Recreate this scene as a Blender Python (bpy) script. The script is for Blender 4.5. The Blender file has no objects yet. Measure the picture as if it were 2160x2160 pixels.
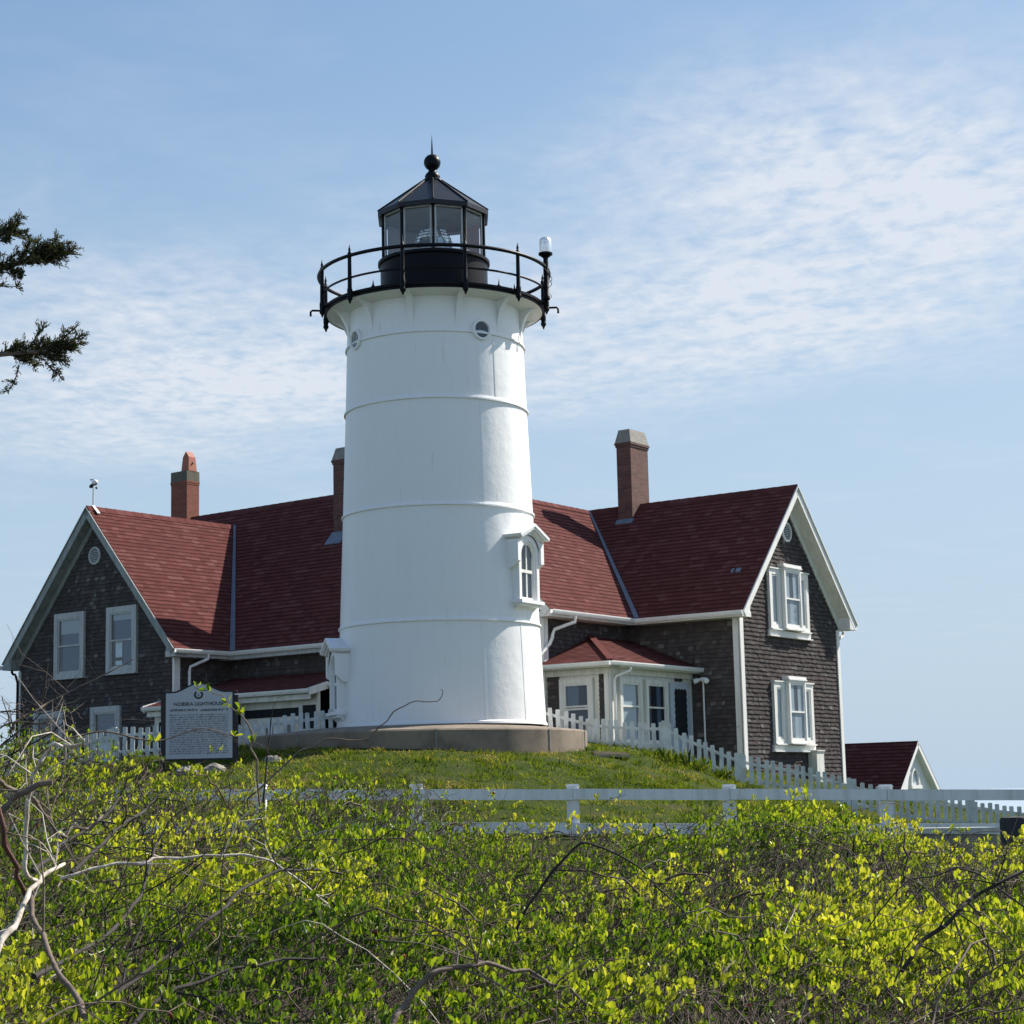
import bpy, math, random
import numpy as np
from mathutils import Vector

random.seed(7)
RNG = np.random.default_rng(11)
SC = bpy.context.scene
COL = SC.collection
R = math.radians

# ------------------------------------------------------------------ camera
FPX, PITCH, ROLL = 4020.376, R(8.571), R(1.303)
cam_d = bpy.data.cameras.new("camera")
cam = bpy.data.objects.new("camera", cam_d)
COL.objects.link(cam)
_c, _s = math.cos(PITCH), math.sin(PITCH)
_cr, _sr = math.cos(ROLL), math.sin(ROLL)
_Rv, _Uv, _Fv = Vector((1, 0, 0)), Vector((0, -_s, _c)), Vector((0, _c, _s))
_r2 = _Rv * _cr - _Uv * _sr
_u2 = _Rv * _sr + _Uv * _cr
from mathutils import Matrix
_m = Matrix((_r2, _u2, -_Fv)).transposed().to_4x4()
cam.matrix_world = _m
cam_d.sensor_width = 36
cam_d.lens = 36 * FPX / 2160
cam_d.clip_start = 0.1
cam_d.clip_end = 90000
SC.camera = cam

# ------------------------------------------------------------------ render / view
SC.render.engine = 'CYCLES'
SC.cycles.use_denoising = True
SC.cycles.max_bounces = 8
SC.cycles.transparent_max_bounces = 12
SC.view_settings.view_transform = 'Standard'
SC.view_settings.look = 'None'
SC.view_settings.gamma = 1
SC.view_settings.exposure = 0.75

# ------------------------------------------------------------------ sun + sky
SUN_EL, SUN_AZ = R(42.3), R(58.6)          # azimuth measured from +Y towards +X
SUN_DIR = Vector((math.sin(SUN_AZ) * math.cos(SUN_EL), math.cos(SUN_AZ) * math.cos(SUN_EL), math.sin(SUN_EL)))
sun_d = bpy.data.lights.new("sun", 'SUN')
sun_d.energy = 5.0
sun_d.angle = R(0.5)
sun_d.color = (1.0, 0.94, 0.85)
sun = bpy.data.objects.new("sun", sun_d)
COL.objects.link(sun)
sun.rotation_euler = (-SUN_DIR).to_track_quat('-Z', 'Y').to_euler()

world = bpy.data.worlds.new("World")
SC.world = world
world.use_nodes = True
NT = world.node_tree
NT.nodes.clear()


class NG:
    """tiny helper that writes node maths as expressions"""
    def __init__(self, nt):
        self.nt = nt

    def n(self, t, **kw):
        nd = self.nt.nodes.new(t)
        for k, v in kw.items():
            setattr(nd, k, v)
        return nd

    def link(self, a, b):
        self.nt.links.new(a, b)

    def val(self, sock, v):
        if isinstance(v, (int, float)):
            sock.default_value = v
        elif isinstance(v, (tuple, list)):
            sock.default_value = v
        else:
            self.nt.links.new(v, sock)

    def m(self, op, a, b=0.0, c=0.0, clamp=False):
        nd = self.n('ShaderNodeMath', operation=op, use_clamp=clamp)
        self.val(nd.inputs[0], a)
        self.val(nd.inputs[1], b)
        self.val(nd.inputs[2], c)
        return nd.outputs[0]

    def mix(self, fac, a, b, blend='MIX'):
        nd = self.n('ShaderNodeMixRGB', blend_type=blend)
        self.val(nd.inputs[0], fac)
        for i, x in ((1, a), (2, b)):
            if isinstance(x, (tuple, list)):
                nd.inputs[i].default_value = (x[0], x[1], x[2], 1)
            else:
                self.nt.links.new(x, nd.inputs[i])
        return nd.outputs[0]

    def noise(self, vec, scale, detail=3, rough=.5, dist=0.0):
        nd = self.n('ShaderNodeTexNoise')
        nd.inputs['Scale'].default_value = scale
        nd.inputs['Detail'].default_value = detail
        nd.inputs['Roughness'].default_value = rough
        nd.inputs['Distortion'].default_value = dist
        if vec is not None:
            self.link(vec, nd.inputs['Vector'])
        return nd.outputs['Fac']

    def ramp(self, fac, stops):
        nd = self.n('ShaderNodeValToRGB')
        cr = nd.color_ramp
        while len(cr.elements) < len(stops):
            cr.elements.new(0.5)
        for e, (p, c) in zip(cr.elements, stops):
            e.position = p
            e.color = (c[0], c[1], c[2], 1) if isinstance(c, (tuple, list)) else (c, c, c, 1)
        self.link(fac, nd.inputs[0])
        return nd.outputs[0]


g = NG(NT)
sky = g.n('ShaderNodeTexSky', sky_type='NISHITA')
sky.sun_disc = False
sky.sun_elevation = SUN_EL
sky.sun_rotation = SUN_AZ
sky.altitude = 0
sky.air_density = 1.0
sky.dust_density = 0.7
sky.ozone_density = 3.0
tc = g.n('ShaderNodeTexCoord')
sep = g.n('ShaderNodeSeparateXYZ')
g.link(tc.outputs['Generated'], sep.inputs[0])
zc = g.m('MAXIMUM', sep.outputs[2], 0.03)
cu = g.m('DIVIDE', sep.outputs[0], zc)
cv = g.m('DIVIDE', sep.outputs[1], zc)
comb = g.n('ShaderNodeCombineXYZ')
g.link(cu, comb.inputs[0])
g.link(cv, comb.inputs[1])
cvec = comb.outputs[0]


def blob(cx, cy, rx, ry, amp, rot=0.0):
    """soft patch of cloud centred over the point (cx, cy) of a cloud deck at unit height"""
    dx = g.m('SUBTRACT', cu, cx)
    dy = g.m('SUBTRACT', cv, cy)
    if rot:
        c, s = math.cos(rot), math.sin(rot)
        ex = g.m('ADD', g.m('MULTIPLY', dx, c), g.m('MULTIPLY', dy, s))
        ey = g.m('SUBTRACT', g.m('MULTIPLY', dy, c), g.m('MULTIPLY', dx, s))
        dx, dy = ex, ey
    q = g.m('ADD', g.m('POWER', g.m('ABSOLUTE', g.m('DIVIDE', dx, rx)), 2), g.m('POWER', g.m('ABSOLUTE', g.m('DIVIDE', dy, ry)), 2))
    return g.m('MULTIPLY', g.m('EXPONENT', g.m('MULTIPLY', q, -1.0)), amp)


CLOUDS = [(0.46, 2.85, .32, .34, .42), (0.75, 3.35, 0.40, 0.60, 0.62), (0.42, 3.75, 0.42, 0.70, 0.42), (0.95, 3.0, 0.45, 0.45, .35), (0.62, 4.15, 0.6, 0.45, .45),
          (0.1, 4.7, 0.5, 0.40, .40), (-0.85, 4.55, 0.6, 0.62, .72), (-0.25, 3.9, 0.5, 0.4, .28), (-0.45, 4.5, 0.35, 0.35, .4), (-0.75, 3.7, 0.5, 0.55, .36), (-1.1, 5.3, 0.45, 0.5, .38)]
cov = None
for b in CLOUDS:
    x = blob(*b)
    cov = x if cov is None else g.m('ADD', cov, x)
big = g.noise(cvec, 2.2, 4, .55, .4)
cov = g.m('ADD', cov, g.m('MULTIPLY', g.m('SUBTRACT', big, .5), .55))
mp = g.n('ShaderNodeMapping')
mp.inputs['Rotation'].default_value = (0, 0, R(24))
mp.inputs['Scale'].default_value = (1.0, 0.75, 1)
g.link(cvec, mp.inputs['Vector'])
rip = g.noise(mp.outputs[0], 17, 5, .58, .2)
rip2 = g.noise(mp.outputs[0], 5.0, 3, .5, .2)
tex = g.m('ADD', g.m('MULTIPLY', g.m('SUBTRACT', rip, .5), 1.7), g.m('MULTIPLY', g.m('SUBTRACT', rip2, .5), 1.0))
dens = g.m('MULTIPLY', g.m('ADD', 1.0, g.m('MULTIPLY', tex, 1.7)), cov)
dens = g.m('MULTIPLY', dens, .95, clamp=True)
up = g.m('MULTIPLY', g.m('SUBTRACT', sep.outputs[2], .04), 25, clamp=True)
dens = g.m('MULTIPLY', dens, up)
dens = g.m('MULTIPLY', dens, .82)
SKY_GAIN = (1.0, 1.0, 1.0)
skm = g.mix(1.0, sky.outputs[0], (1.10, 1.21, 1.34), 'MULTIPLY')
den_ = g.mix(1.0, g.mix(1.0, skm, (.085, .085, .085), 'MULTIPLY'), (1, 1, 1), 'ADD')
skc = g.mix(1.0, skm, den_, 'DIVIDE')
hz = g.m('POWER', g.m('SUBTRACT', 1.0, g.m('MULTIPLY', sep.outputs[2], 2.3, clamp=True), clamp=True), 1.25)
skc = g.mix(hz, skc, (2.95, 3.75, 4.6))
CLOUD_COL = (4.7, 4.95, 5.35)
skc = g.mix(dens, skc, CLOUD_COL)
bg = g.n('ShaderNodeBackground')
bg.inputs['Strength'].default_value = 0.10
g.link(skc, bg.inputs['Color'])
wo = g.n('ShaderNodeOutputWorld')
g.link(bg.outputs[0], wo.inputs['Surface'])

# ------------------------------------------------------------------ geometry helpers
def V(*a):
    return Vector(a)


def at(px, py, Y):
    """world point at depth Y on the sight line of photo pixel (px, py); used to take positions off the photograph"""
    X, Yp = px - 1080, py - 1080
    x = _cr * X - _sr * Yp
    y = _sr * X + _cr * Yp
    d = Vector((x / FPX, _c + _s * y / FPX, _s - _c * y / FPX))
    return d * (Y / d.y)


class MB:
    def __init__(self):
        self.v, self.f, self.uv, self.rnd, self.mi = [], [], [], [], []

    def face(self, pts, uv=None, rnd=.5, m=0):
        i = len(self.v)
        self.v.extend([tuple(p) for p in pts])
        self.f.append(tuple(range(i, i + len(pts))))
        self.uv.append(uv)
        self.rnd.append(rnd)
        self.mi.append(m)

    def hexa(self, p, m=0, rnd=.5):
        """p: 8 corners, bottom ring 0-3 then top ring 4-7"""
        i = len(self.v)
        self.v.extend([tuple(q) for q in p])
        for q in ((3, 2, 1, 0), (4, 5, 6, 7), (0, 1, 5, 4), (1, 2, 6, 5), (2, 3, 7, 6), (3, 0, 4, 7)):
            self.f.append(tuple(i + k for k in q))
            self.uv.append(None)
            self.rnd.append(rnd)
            self.mi.append(m)

    def box(self, O, U, W, N, u0, u1, w0, w1, n0, n1, m=0, rnd=.5):
        c = lambda u, w, n: O + U * u + W * w + N * n
        self.hexa([c(u0, w0, n0), c(u1, w0, n0), c(u1, w0, n1), c(u0, w0, n1), c(u0, w1, n0), c(u1, w1, n0), c(u1, w1, n1), c(u0, w1, n1)], m, rnd)

    def bar(self, p0, p1, w, h, up=None, m=0, rnd=.5):
        p0, p1 = Vector(p0), Vector(p1)
        t = (p1 - p0).normalized()
        up = Vector(up) if up is not None else (Vector((0, 0, 1)) if abs(t.z) < .95 else Vector((0, 1, 0)))
        s = t.cross(up).normalized()
        up = s.cross(t).normalized()
        L = (p1 - p0).length
        self.box(p0, t, s, up, 0, L, -w / 2, w / 2, -h / 2, h / 2, m, rnd)

    def prism(self, poly, vec, m=0, rnd=.5):
        vec = Vector(vec)
        n = len(poly)
        i = len(self.v)
        self.v.extend([tuple(Vector(p)) for p in poly])
        self.v.extend([tuple(Vector(p) + vec) for p in poly])
        fs = [tuple(i + k for k in range(n - 1, -1, -1)), tuple(i + n + k for k in range(n))]
        fs += [(i + k, i + (k + 1) % n, i + n + (k + 1) % n, i + n + k) for k in range(n)]
        for f in fs:
            self.f.append(f)
            self.uv.append(None)
            self.rnd.append(rnd)
            self.mi.append(m)

    def tube(self, pts, rad, seg=8, m=0, cap=True, rnd=.5):
        pts = [Vector(p) for p in pts]
        n = len(pts)
        if not isinstance(rad, (list, tuple)):
            rad = [rad] * n
        ts = []
        for k in range(n):
            t = pts[min(k + 1, n - 1)] - pts[max(k - 1, 0)]
            ts.append(t.normalized())
        ref = Vector((0, 0, 1)) if abs(ts[0].z) < .9 else Vector((1, 0, 0))
        s = ts[0].cross(ref).normalized()
        i = len(self.v)
        for k in range(n):
            s = (s - ts[k] * s.dot(ts[k])).normalized()
            w = ts[k].cross(s)
            for q in range(seg):
                a = 2 * math.pi * q / seg
                self.v.append(tuple(pts[k] + (s * math.cos(a) + w * math.sin(a)) * rad[k]))
        for k in range(n - 1):
            for q in range(seg):
                a, b = i + k * seg + q, i + k * seg + (q + 1) % seg
                self.f.append((a, b, b + seg, a + seg))
                self.uv.append(None)
                self.rnd.append(rnd)
                self.mi.append(m)
        if cap:
            for f in (tuple(i + q for q in range(seg - 1, -1, -1)), tuple(i + (n - 1) * seg + q for q in range(seg))):
                self.f.append(f)
                self.uv.append(None)
                self.rnd.append(rnd)
                self.mi.append(m)

    def lathe(self, prof, seg, c, m=0, closed=True, a0=0.0, a1=2 * math.pi, sx=1.0, sy=1.0):
        i = len(self.v)
        full = abs(a1 - a0 - 2 * math.pi) < 1e-6
        ns = seg if full else seg + 1
        for r, z in prof:
            for q in range(ns):
                a = a0 + (a1 - a0) * q / seg
                self.v.append((c[0] + r * math.sin(a) * sx, c[1] - r * math.cos(a) * sy, c[2] + z))
        for k in range(len(prof) - 1):
            for q in range(seg):
                q2 = (q + 1) % ns
                self.f.append((i + k * ns + q, i + k * ns + q2, i + (k + 1) * ns + q2, i + (k + 1) * ns + q))
                self.uv.append(None)
                self.rnd.append(.5)
                self.mi.append(m)

    def build(self, name, mats, parent=None, smooth=None):
        if not isinstance(mats, (list, tuple)):
            mats = [mats]
        me = bpy.data.meshes.new(name)
        off = ROOT.get(parent.name, Vector((0, 0, 0))) if parent is not None else Vector((0, 0, 0))
        vs = [(p[0] - off.x, p[1] - off.y, p[2] - off.z) for p in self.v]
        me.from_pydata(vs, [], self.f)
        for mt in mats:
            me.materials.append(mt)
        me.polygons.foreach_set('material_index', self.mi)
        if any(u is not None for u in self.uv):
            lay = me.uv_layers.new(name='UVMap')
            dat = []
            for f, u in zip(self.f, self.uv):
                dat.extend([c for p in (u if u is not None else [(0, 0)] * len(f)) for c in p])
            lay.data.foreach_set('uv', dat)
        at_ = me.attributes.new('rnd', 'FLOAT', 'FACE')
        at_.data.foreach_set('value', self.rnd)
        me.validate()
        me.update()
        if smooth:
            me.shade_smooth()
            me.set_sharp_from_angle(angle=R(smooth))
        o = bpy.data.objects.new(name, me)
        COL.objects.link(o)
        if parent is not None:
            o.parent = parent
            ROOT[o.name] = off
        return o


ROOT = {}


def thing(name, label, cat, loc, group=None):
    o = bpy.data.objects.new(name, None)
    COL.objects.link(o)
    o.location = loc
    o.empty_display_size = .2
    o['label'] = label
    o['category'] = cat
    if group:
        o['group'] = group
    ROOT[o.name] = Vector(loc)
    return o


def tag(o, label=None, cat=None, group=None, kind=None):
    if label:
        o['label'] = label
    if cat:
        o['category'] = cat
    if group:
        o['group'] = group
    if kind:
        o['kind'] = kind
    return o


def clip(poly, axis, val, keep_ge):
    out = []
    n = len(poly)
    for i in range(n):
        p, q = poly[i], poly[(i + 1) % n]
        a = (p[axis] - val) if keep_ge else (val - p[axis])
        b = (q[axis] - val) if keep_ge else (val - q[axis])
        if a >= 0:
            out.append(p)
        if (a > 0 and b < 0) or (a < 0 and b > 0):
            t = a / (a - b)
            out.append((p[0] + (q[0] - p[0]) * t, p[1] + (q[1] - p[1]) * t))
    return out


def clad(mb, O, U, Vv, N, poly, expo, thick, wid=(.1, .2), jit=.006, seed=0, back=True, rows_from=None):
    """cover a convex outline with overlapping single shingles, each tilted out at its butt"""
    rr = random.Random(seed)
    P = lambda u, v, n: O + U * u + Vv * v + N * n
    us = [p[0] for p in poly]
    vs = [p[1] for p in poly]
    if back:
        mb.face([P(u, v, 0) for u, v in poly], [(u, v) for u, v in poly], .2)
    v0 = rows_from if rows_from is not None else min(vs)
    row = 0
    while v0 < max(vs) - 1e-4:
        s = clip(clip(poly, 1, v0 - .0, True), 1, v0 + expo, False)
        if len(s) >= 3:
            ua, ub = min(p[0] for p in s), max(p[0] for p in s)
            u = ua - rr.random() * wid[1]
            tone = rr.uniform(-.08, .08)
            while u < ub:
                u2 = u + rr.uniform(*wid)
                q = clip(clip(s, 0, u, True), 0, u2, False)
                if len(q) >= 3:
                    t = thick * rr.uniform(.7, 1.3)
                    d = rr.uniform(-jit, jit)
                    rv = min(1, max(0, rr.random() + tone))
                    top = []
                    low = []
                    for (a, b) in q:
                        if b - v0 < 1e-5:
                            b2 = b + d
                            low.append((a, b2))
                        else:
                            b2 = b
                        f = 1 - (b - v0) / expo
                        top.append((a, b2, .0015 + t * f))
                    mb.face([P(*x) for x in top], [(x[0], row + (x[1] - v0) / expo) for x in top], rv)
                    if len(low) == 2:
                        (a1, b1), (a2, b2) = sorted(low)
                        if a2 - a1 > 1e-4:
                            mb.face([P(a1, b1, 0), P(a2, b2, 0), P(a2, b2, t + .0015), P(a1, b1, t + .0015)], [(a1, row + .97)] * 4, rv)
                u = u2
        v0 += expo
        row += 1


# ------------------------------------------------------------------ materials
MATS = {}


def base_mat(name):
    m = bpy.data.materials.new(name)
    m.use_nodes = True
    nt = m.node_tree
    nt.nodes.clear()
    gg = NG(nt)
    out = gg.n('ShaderNodeOutputMaterial')
    p = gg.n('ShaderNodeBsdfPrincipled')
    gg.link(p.outputs[0], out.inputs['Surface'])
    MATS[name] = m
    return m, gg, p, out


def bump(gg, p, h, dist=.01, strength=1.0):
    b = gg.n('ShaderNodeBump')
    b.inputs['Distance'].default_value = dist
    b.inputs['Strength'].default_value = strength
    gg.link(h, b.inputs['Height'])
    gg.link(b.outputs[0], p.inputs['Normal'])


def geo(gg):
    return gg.n('ShaderNodeNewGeometry').outputs['Position']


def rnd_attr(gg):
    a = gg.n('ShaderNodeAttribute')
    a.attribute_name = 'rnd'
    return a.outputs['Fac']


def paint(name, col, rough=.5, var=.08, dirt=None, dscale=3.0, streak=False, bumpd=.002, spec=.4):
    m, gg, p, out = base_mat(name)
    pos = geo(gg)
    if streak:
        mp_ = gg.n('ShaderNodeMapping')
        mp_.inputs['Scale'].default_value = (1, 1, .12)
        gg.link(pos, mp_.inputs['Vector'])
        n1 = gg.noise(mp_.outputs[0], dscale, 5, .65)
    else:
        n1 = gg.noise(pos, dscale, 5, .6)
    d = dirt or tuple(c * .5 for c in col)
    f = gg.m('MULTIPLY', gg.ramp(n1, [(.42, 0.0), (.75, 1.0)]), var * 4)
    c = gg.mix(f, col, d)
    n2 = gg.noise(pos, 55, 3, .6)
    c = gg.mix(gg.m('MULTIPLY', n2, var), c, tuple(x * .6 for x in col))
    gg.link(c, p.inputs['Base Color'])
    p.inputs['Roughness'].default_value = rough
    p.inputs['Specular IOR Level'].default_value = spec
    bump(gg, p, gg.m('ADD', n2, gg.m('MULTIPLY', n1, .6)), bumpd)
    return m


# white tower paint: rollered masonry paint with plate seams showing through
def tower_paint():
    m, gg, p, out = base_mat('tower paint')
    pos = geo(gg)
    mp_ = gg.n('ShaderNodeMapping')
    mp_.inputs['Scale'].default_value = (1, 1, .06)
    gg.link(pos, mp_.inputs['Vector'])
    st = gg.noise(mp_.outputs[0], 9, 5, .7)
    bl = gg.noise(pos, 1.3, 4, .6)
    c = gg.mix(gg.m('MULTIPLY', gg.ramp(st, [(.5, 0.0), (.8, 1.0)]), .10), (.80, .80, .79), (.52, .48, .42))
    c = gg.mix(gg.m('MULTIPLY', gg.ramp(bl, [(.5, 0.0), (.8, 1.0)]), .10), c, (.60, .58, .54))
    rs = gg.noise(mp_.outputs[0], 22, 3, .5)
    c = gg.mix(gg.m('MULTIPLY', gg.ramp(rs, [(.68, 0.0), (.76, 1.0)]), .28), c, (.42, .31, .21))
    gg.link(c, p.inputs['Base Color'])
    p.inputs['Roughness'].default_value = .42
    fine = gg.noise(pos, 40, 4, .6)
    lump = gg.noise(pos, 3.0, 3, .5)
    bump(gg, p, gg.m('ADD', gg.m('MULTIPLY', fine, .25), gg.m('MULTIPLY', lump, 1.0)), .012)
    return m


tower_paint()
paint('trim white', (.78, .77, .74), .5, .10, (.42, .38, .32), 6, True, .002)
paint('rake grey', (.31, .335, .325), .7, .22, (.15, .15, .14), 9, True, .004)
paint('old trim', (.50, .51, .50), .6, .16, (.22, .21, .2), 9, True, .004)
paint('gutter white', (.80, .80, .78), .35, .06, (.45, .42, .38), 5)
paint('porch white', (.74, .73, .68), .55, .14, (.36, .33, .28), 7, True, .003)
paint('black iron', (.0045, .005, .008), .42, .12, (.010, .009, .010), 8, False, .002, .12)
paint('black roof iron', (.008, .010, .015), .36, .15, (.02, .02, .022), 5, True, .003, .28)
paint('picket white', (.64, .67, .66), .65, .2, (.33, .34, .29), 5, False, .004)
paint('rail grey', (.83, .82, .82), .65, .14, (.46, .45, .44), 10, True, .004)
paint('post cap', (.80, .80, .78), .55, .08)
paint('lead flashing', (.16, .19, .24), .45, .2, (.1, .11, .13), 6)
paint('sign face', (.43, .45, .49), .5, .08, (.33, .34, .36), 7, True)
paint('sign black', (.012, .012, .016), .5, .1)
paint('curtain', (.42, .45, .46), .9, .1, (.40, .42, .43), 8, True)
paint('blind', (.10, .135, .19), .9, .06)
paint('paper', (.75, .80, .82), .9, .05)
paint('interior dark', (.012, .014, .02), .9, .2)
paint('concrete', (.255, .205, .155), .9, .24, (.11, .09, .07), 2.2, False, .01)
paint('brick cap', (.26, .25, .22), .85, .2, (.15, .14, .12), 8, False, .01)
paint('garage wall', (.80, .80, .78), .7, .07, (.6, .58, .55), 4)
paint('door grey', (.50, .55, .62), .45, .06)
paint('lantern lining', (.46, .45, .46), .8, .12)
paint('red panel', (.30, .07, .08), .6, .1)
paint('stone', (.33, .30, .26), .9, .25, (.16, .14, .12), 5, False, .02)
paint('dark timber', (.035, .034, .036), .8, .3, (.075, .07, .065), 9, True, .01)
paint('bark grey', (.19, .145, .112), .85, .3, (.08, .06, .05), 30, False, .003)
paint('bark pale', (.64, .57, .48), .8, .25, (.22, .15, .1), 40, False, .003)
paint('bark dark', (.026, .021, .019), .85, .25, (.06, .05, .043), 30, False, .003)
paint('bark red', (.13, .055, .042), .75, .3, (.06, .035, .03), 30, False, .003)
paint('hip red', (.30, .035, .025), .4, .2, (.12, .02, .02), 40)
paint('copper pot', (.34, .115, .07), .7, .15, (.2, .075, .05), 10)
paint('lamp white', (.82, .83, .84), .25, .04)


def brick_mat(name, c1, c2, mort, bw=.21, bh=.072):
    m, gg, p, out = base_mat(name)
    uv = gg.n('ShaderNodeUVMap')
    b = gg.n('ShaderNodeTexBrick')
    gg.link(uv.outputs[0], b.inputs['Vector'])
    b.inputs['Color1'].default_value = (*c1, 1)
    b.inputs['Color2'].default_value = (*c2, 1)
    b.inputs['Mortar'].default_value = (*mort, 1)
    b.inputs['Scale'].default_value = 1
    b.inputs['Mortar Size'].default_value = .006
    b.inputs['Mortar Smooth'].default_value = .2
    b.inputs['Brick Width'].default_value = bw
    b.inputs['Row Height'].default_value = bh
    n1 = gg.noise(geo(gg), 9, 5, .7)
    c = gg.mix(gg.m('MULTIPLY', gg.ramp(n1, [(.45, 0.0), (.8, 1.0)]), .45), b.outputs['Color'], tuple(x * 1.3 + .02 for x in mort))
    gg.link(c, p.inputs['Base Color'])
    p.inputs['Roughness'].default_value = .9
    bump(gg, p, gg.m('ADD', gg.m('MULTIPLY', b.outputs['Fac'], -1.0), gg.m('MULTIPLY', n1, .6)), .012)
    return m


brick_mat('brick', (.15, .058, .046), (.085, .036, .031), (.12, .09, .078))
brick_mat('brick orange', (.24, .070, .038), (.18, .055, .034), (.19, .085, .06))


def shingle_mat(name, stops, rough, nsc=6, nfac=.3, dark=(.03, .02, .02), grain=60, bd=.004, spec=.05, band=0.0):
    m, gg, p, out = base_mat(name)
    pos = geo(gg)
    a = rnd_attr(gg)
    c = gg.ramp(a, stops)
    n1 = gg.noise(pos, nsc, 5, .65)
    c = gg.mix(gg.m('MULTIPLY', gg.ramp(n1, [(.4, 0.0), (.75, 1.0)]), nfac), c, dark)
    n0 = gg.noise(pos, .7, 4, .6)
    c = gg.mix(gg.m('MULTIPLY', gg.ramp(n0, [(.45, 0.0), (.72, 1.0)]), .35), c, tuple(x * .68 + .012 for x in stops[1][1]))
    n2 = gg.noise(pos, grain, 3, .7)
    c = gg.mix(gg.m('MULTIPLY', gg.ramp(n2, [(.35, 0.0), (.7, 1.0)]), .3), c, dark)
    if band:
        # painted shade line: dark band at each course head, under the next butt
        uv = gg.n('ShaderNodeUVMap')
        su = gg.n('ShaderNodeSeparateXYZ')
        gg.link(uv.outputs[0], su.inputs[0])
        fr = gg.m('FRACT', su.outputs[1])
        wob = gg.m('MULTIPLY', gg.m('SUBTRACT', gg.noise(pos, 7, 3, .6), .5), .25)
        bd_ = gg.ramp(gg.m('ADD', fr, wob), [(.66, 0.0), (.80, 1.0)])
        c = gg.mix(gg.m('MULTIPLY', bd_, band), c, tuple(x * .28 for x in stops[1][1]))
    gg.link(c, p.inputs['Base Color'])
    p.inputs['Roughness'].default_value = rough
    p.inputs['Specular IOR Level'].default_value = spec
    bump(gg, p, n2, bd)
    return m


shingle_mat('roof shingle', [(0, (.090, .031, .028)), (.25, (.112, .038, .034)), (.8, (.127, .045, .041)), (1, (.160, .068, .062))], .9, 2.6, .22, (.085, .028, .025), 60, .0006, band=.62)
shingle_mat('wall shingle', [(0, (.066, .056, .055)), (.3, (.081, .070, .068)), (.8, (.098, .086, .083)), (.95, (.122, .109, .106)), (1, (.20, .188, .184))], .9, 3.5, .4, (.042, .034, .033), 45, .006)


def glass_mat(name, tint=(.75, .8, .85), tr=.8, gloss=(.9, .95, 1), rough=.02):
    m = bpy.data.materials.new(name)
    m.use_nodes = True
    nt = m.node_tree
    nt.nodes.clear()
    gg = NG(nt)
    out = gg.n('ShaderNodeOutputMaterial')
    t = gg.n('ShaderNodeBsdfTransparent')
    t.inputs['Color'].default_value = (*tint, 1)
    gl = gg.n('ShaderNodeBsdfGlossy')
    gl.inputs['Color'].default_value = (*gloss, 1)
    gl.inputs['Roughness'].default_value = rough
    fr = gg.n('ShaderNodeLayerWeight')
    f = gg.m('ADD', gg.m('MULTIPLY', gg.m('POWER', fr.outputs['Facing'], 4.0), .7), 1 - tr, clamp=True)
    mx = gg.n('ShaderNodeMixShader')
    gg.link(f, mx.inputs[0])
    gg.link(t.outputs[0], mx.inputs[1])
    gg.link(gl.outputs[0], mx.inputs[2])
    gg.link(mx.outputs[0], out.inputs['Surface'])
    MATS[name] = m
    return m


glass_mat('window glass', (.80, .86, .9), .93)
glass_mat('lantern glass', (.95, .96, .97), .93)
glass_mat('lens glass', (.7, .78, .8), .70)


def ground_mat():
    m, gg, p, out = base_mat('ground')
    pos = geo(gg)
    n1 = gg.noise(pos, .9, 5, .65, .6)
    n2 = gg.noise(pos, 5, 4, .7)
    n3 = gg.noise(pos, 40, 3, .7)
    c = gg.ramp(n1, [(.30, (.034, .062, .007)), (.52, (.055, .085, .011)), (.66, (.10, .09, .03)), (.80, (.14, .115, .055))])
    c = gg.mix(gg.m('MULTIPLY', n2, .6), c, (.045, .072, .010))
    sp = gg.n('ShaderNodeSeparateXYZ')
    gg.link(pos, sp.inputs[0])
    near = gg.m('MULTIPLY', gg.m('SUBTRACT', 17.0, sp.outputs[1]), .5, clamp=True)
    c = gg.mix(near, c, gg.ramp(n2, [(.3, (.035, .026, .018)), (.7, (.09, .07, .045))]))
    c = gg.mix(gg.m('MULTIPLY', n3, .4), c, (.03, .03, .012))
    gg.link(c, p.inputs['Base Color'])
    p.inputs['Roughness'].default_value = .95
    p.inputs['Specular IOR Level'].default_value = .1
    bump(gg, p, gg.m('ADD', n3, n2), .04)


ground_mat()


def leafy(name, stops, trans=.45, rough=.45, tcol=1.0, spec=.35):
    m, gg, p, out = base_mat(name)
    a = rnd_attr(gg)
    c = gg.ramp(a, stops)
    gg.link(c, p.inputs['Base Color'])
    p.inputs['Roughness'].default_value = rough
    p.inputs['Specular IOR Level'].default_value = spec
    t = gg.n('ShaderNodeBsdfTranslucent')
    c2 = gg.mix(1.0, c, (1.25 * tcol, 1.15 * tcol, .55 * tcol), 'MULTIPLY')
    gg.link(c2, t.inputs['Color'])
    mx = gg.n('ShaderNodeMixShader')
    mx.inputs[0].default_value = trans
    gg.link(p.outputs[0], mx.inputs[1])
    gg.link(t.outputs[0], mx.inputs[2])
    gg.link(mx.outputs[0], out.inputs['Surface'])
    return m


leafy('thicket leaf', [(0, (.030, .065, .008)), (.30, (.085, .165, .014)), (.55, (.19, .28, .022)), (.8, (.33, .40, .035)), (1, (.46, .49, .06))], .55, .4)
leafy('grass blade', [(0, (.034, .062, .006)), (.30, (.100, .155, .016)), (.52, (.165, .205, .032)), (.76, (.25, .215, .075)), (1, (.38, .31, .16))], .45, .7, 1.0, .1)
leafy('cedar foliage', [(0, (.014, .024, .009)), (.5, (.038, .052, .016)), (.85, (.075, .078, .026)), (1, (.12, .075, .035))], .3, .6)
paint('twig', (.125, .088, .066), .85, .3, (.06, .045, .038), 60, False, .002)


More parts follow.
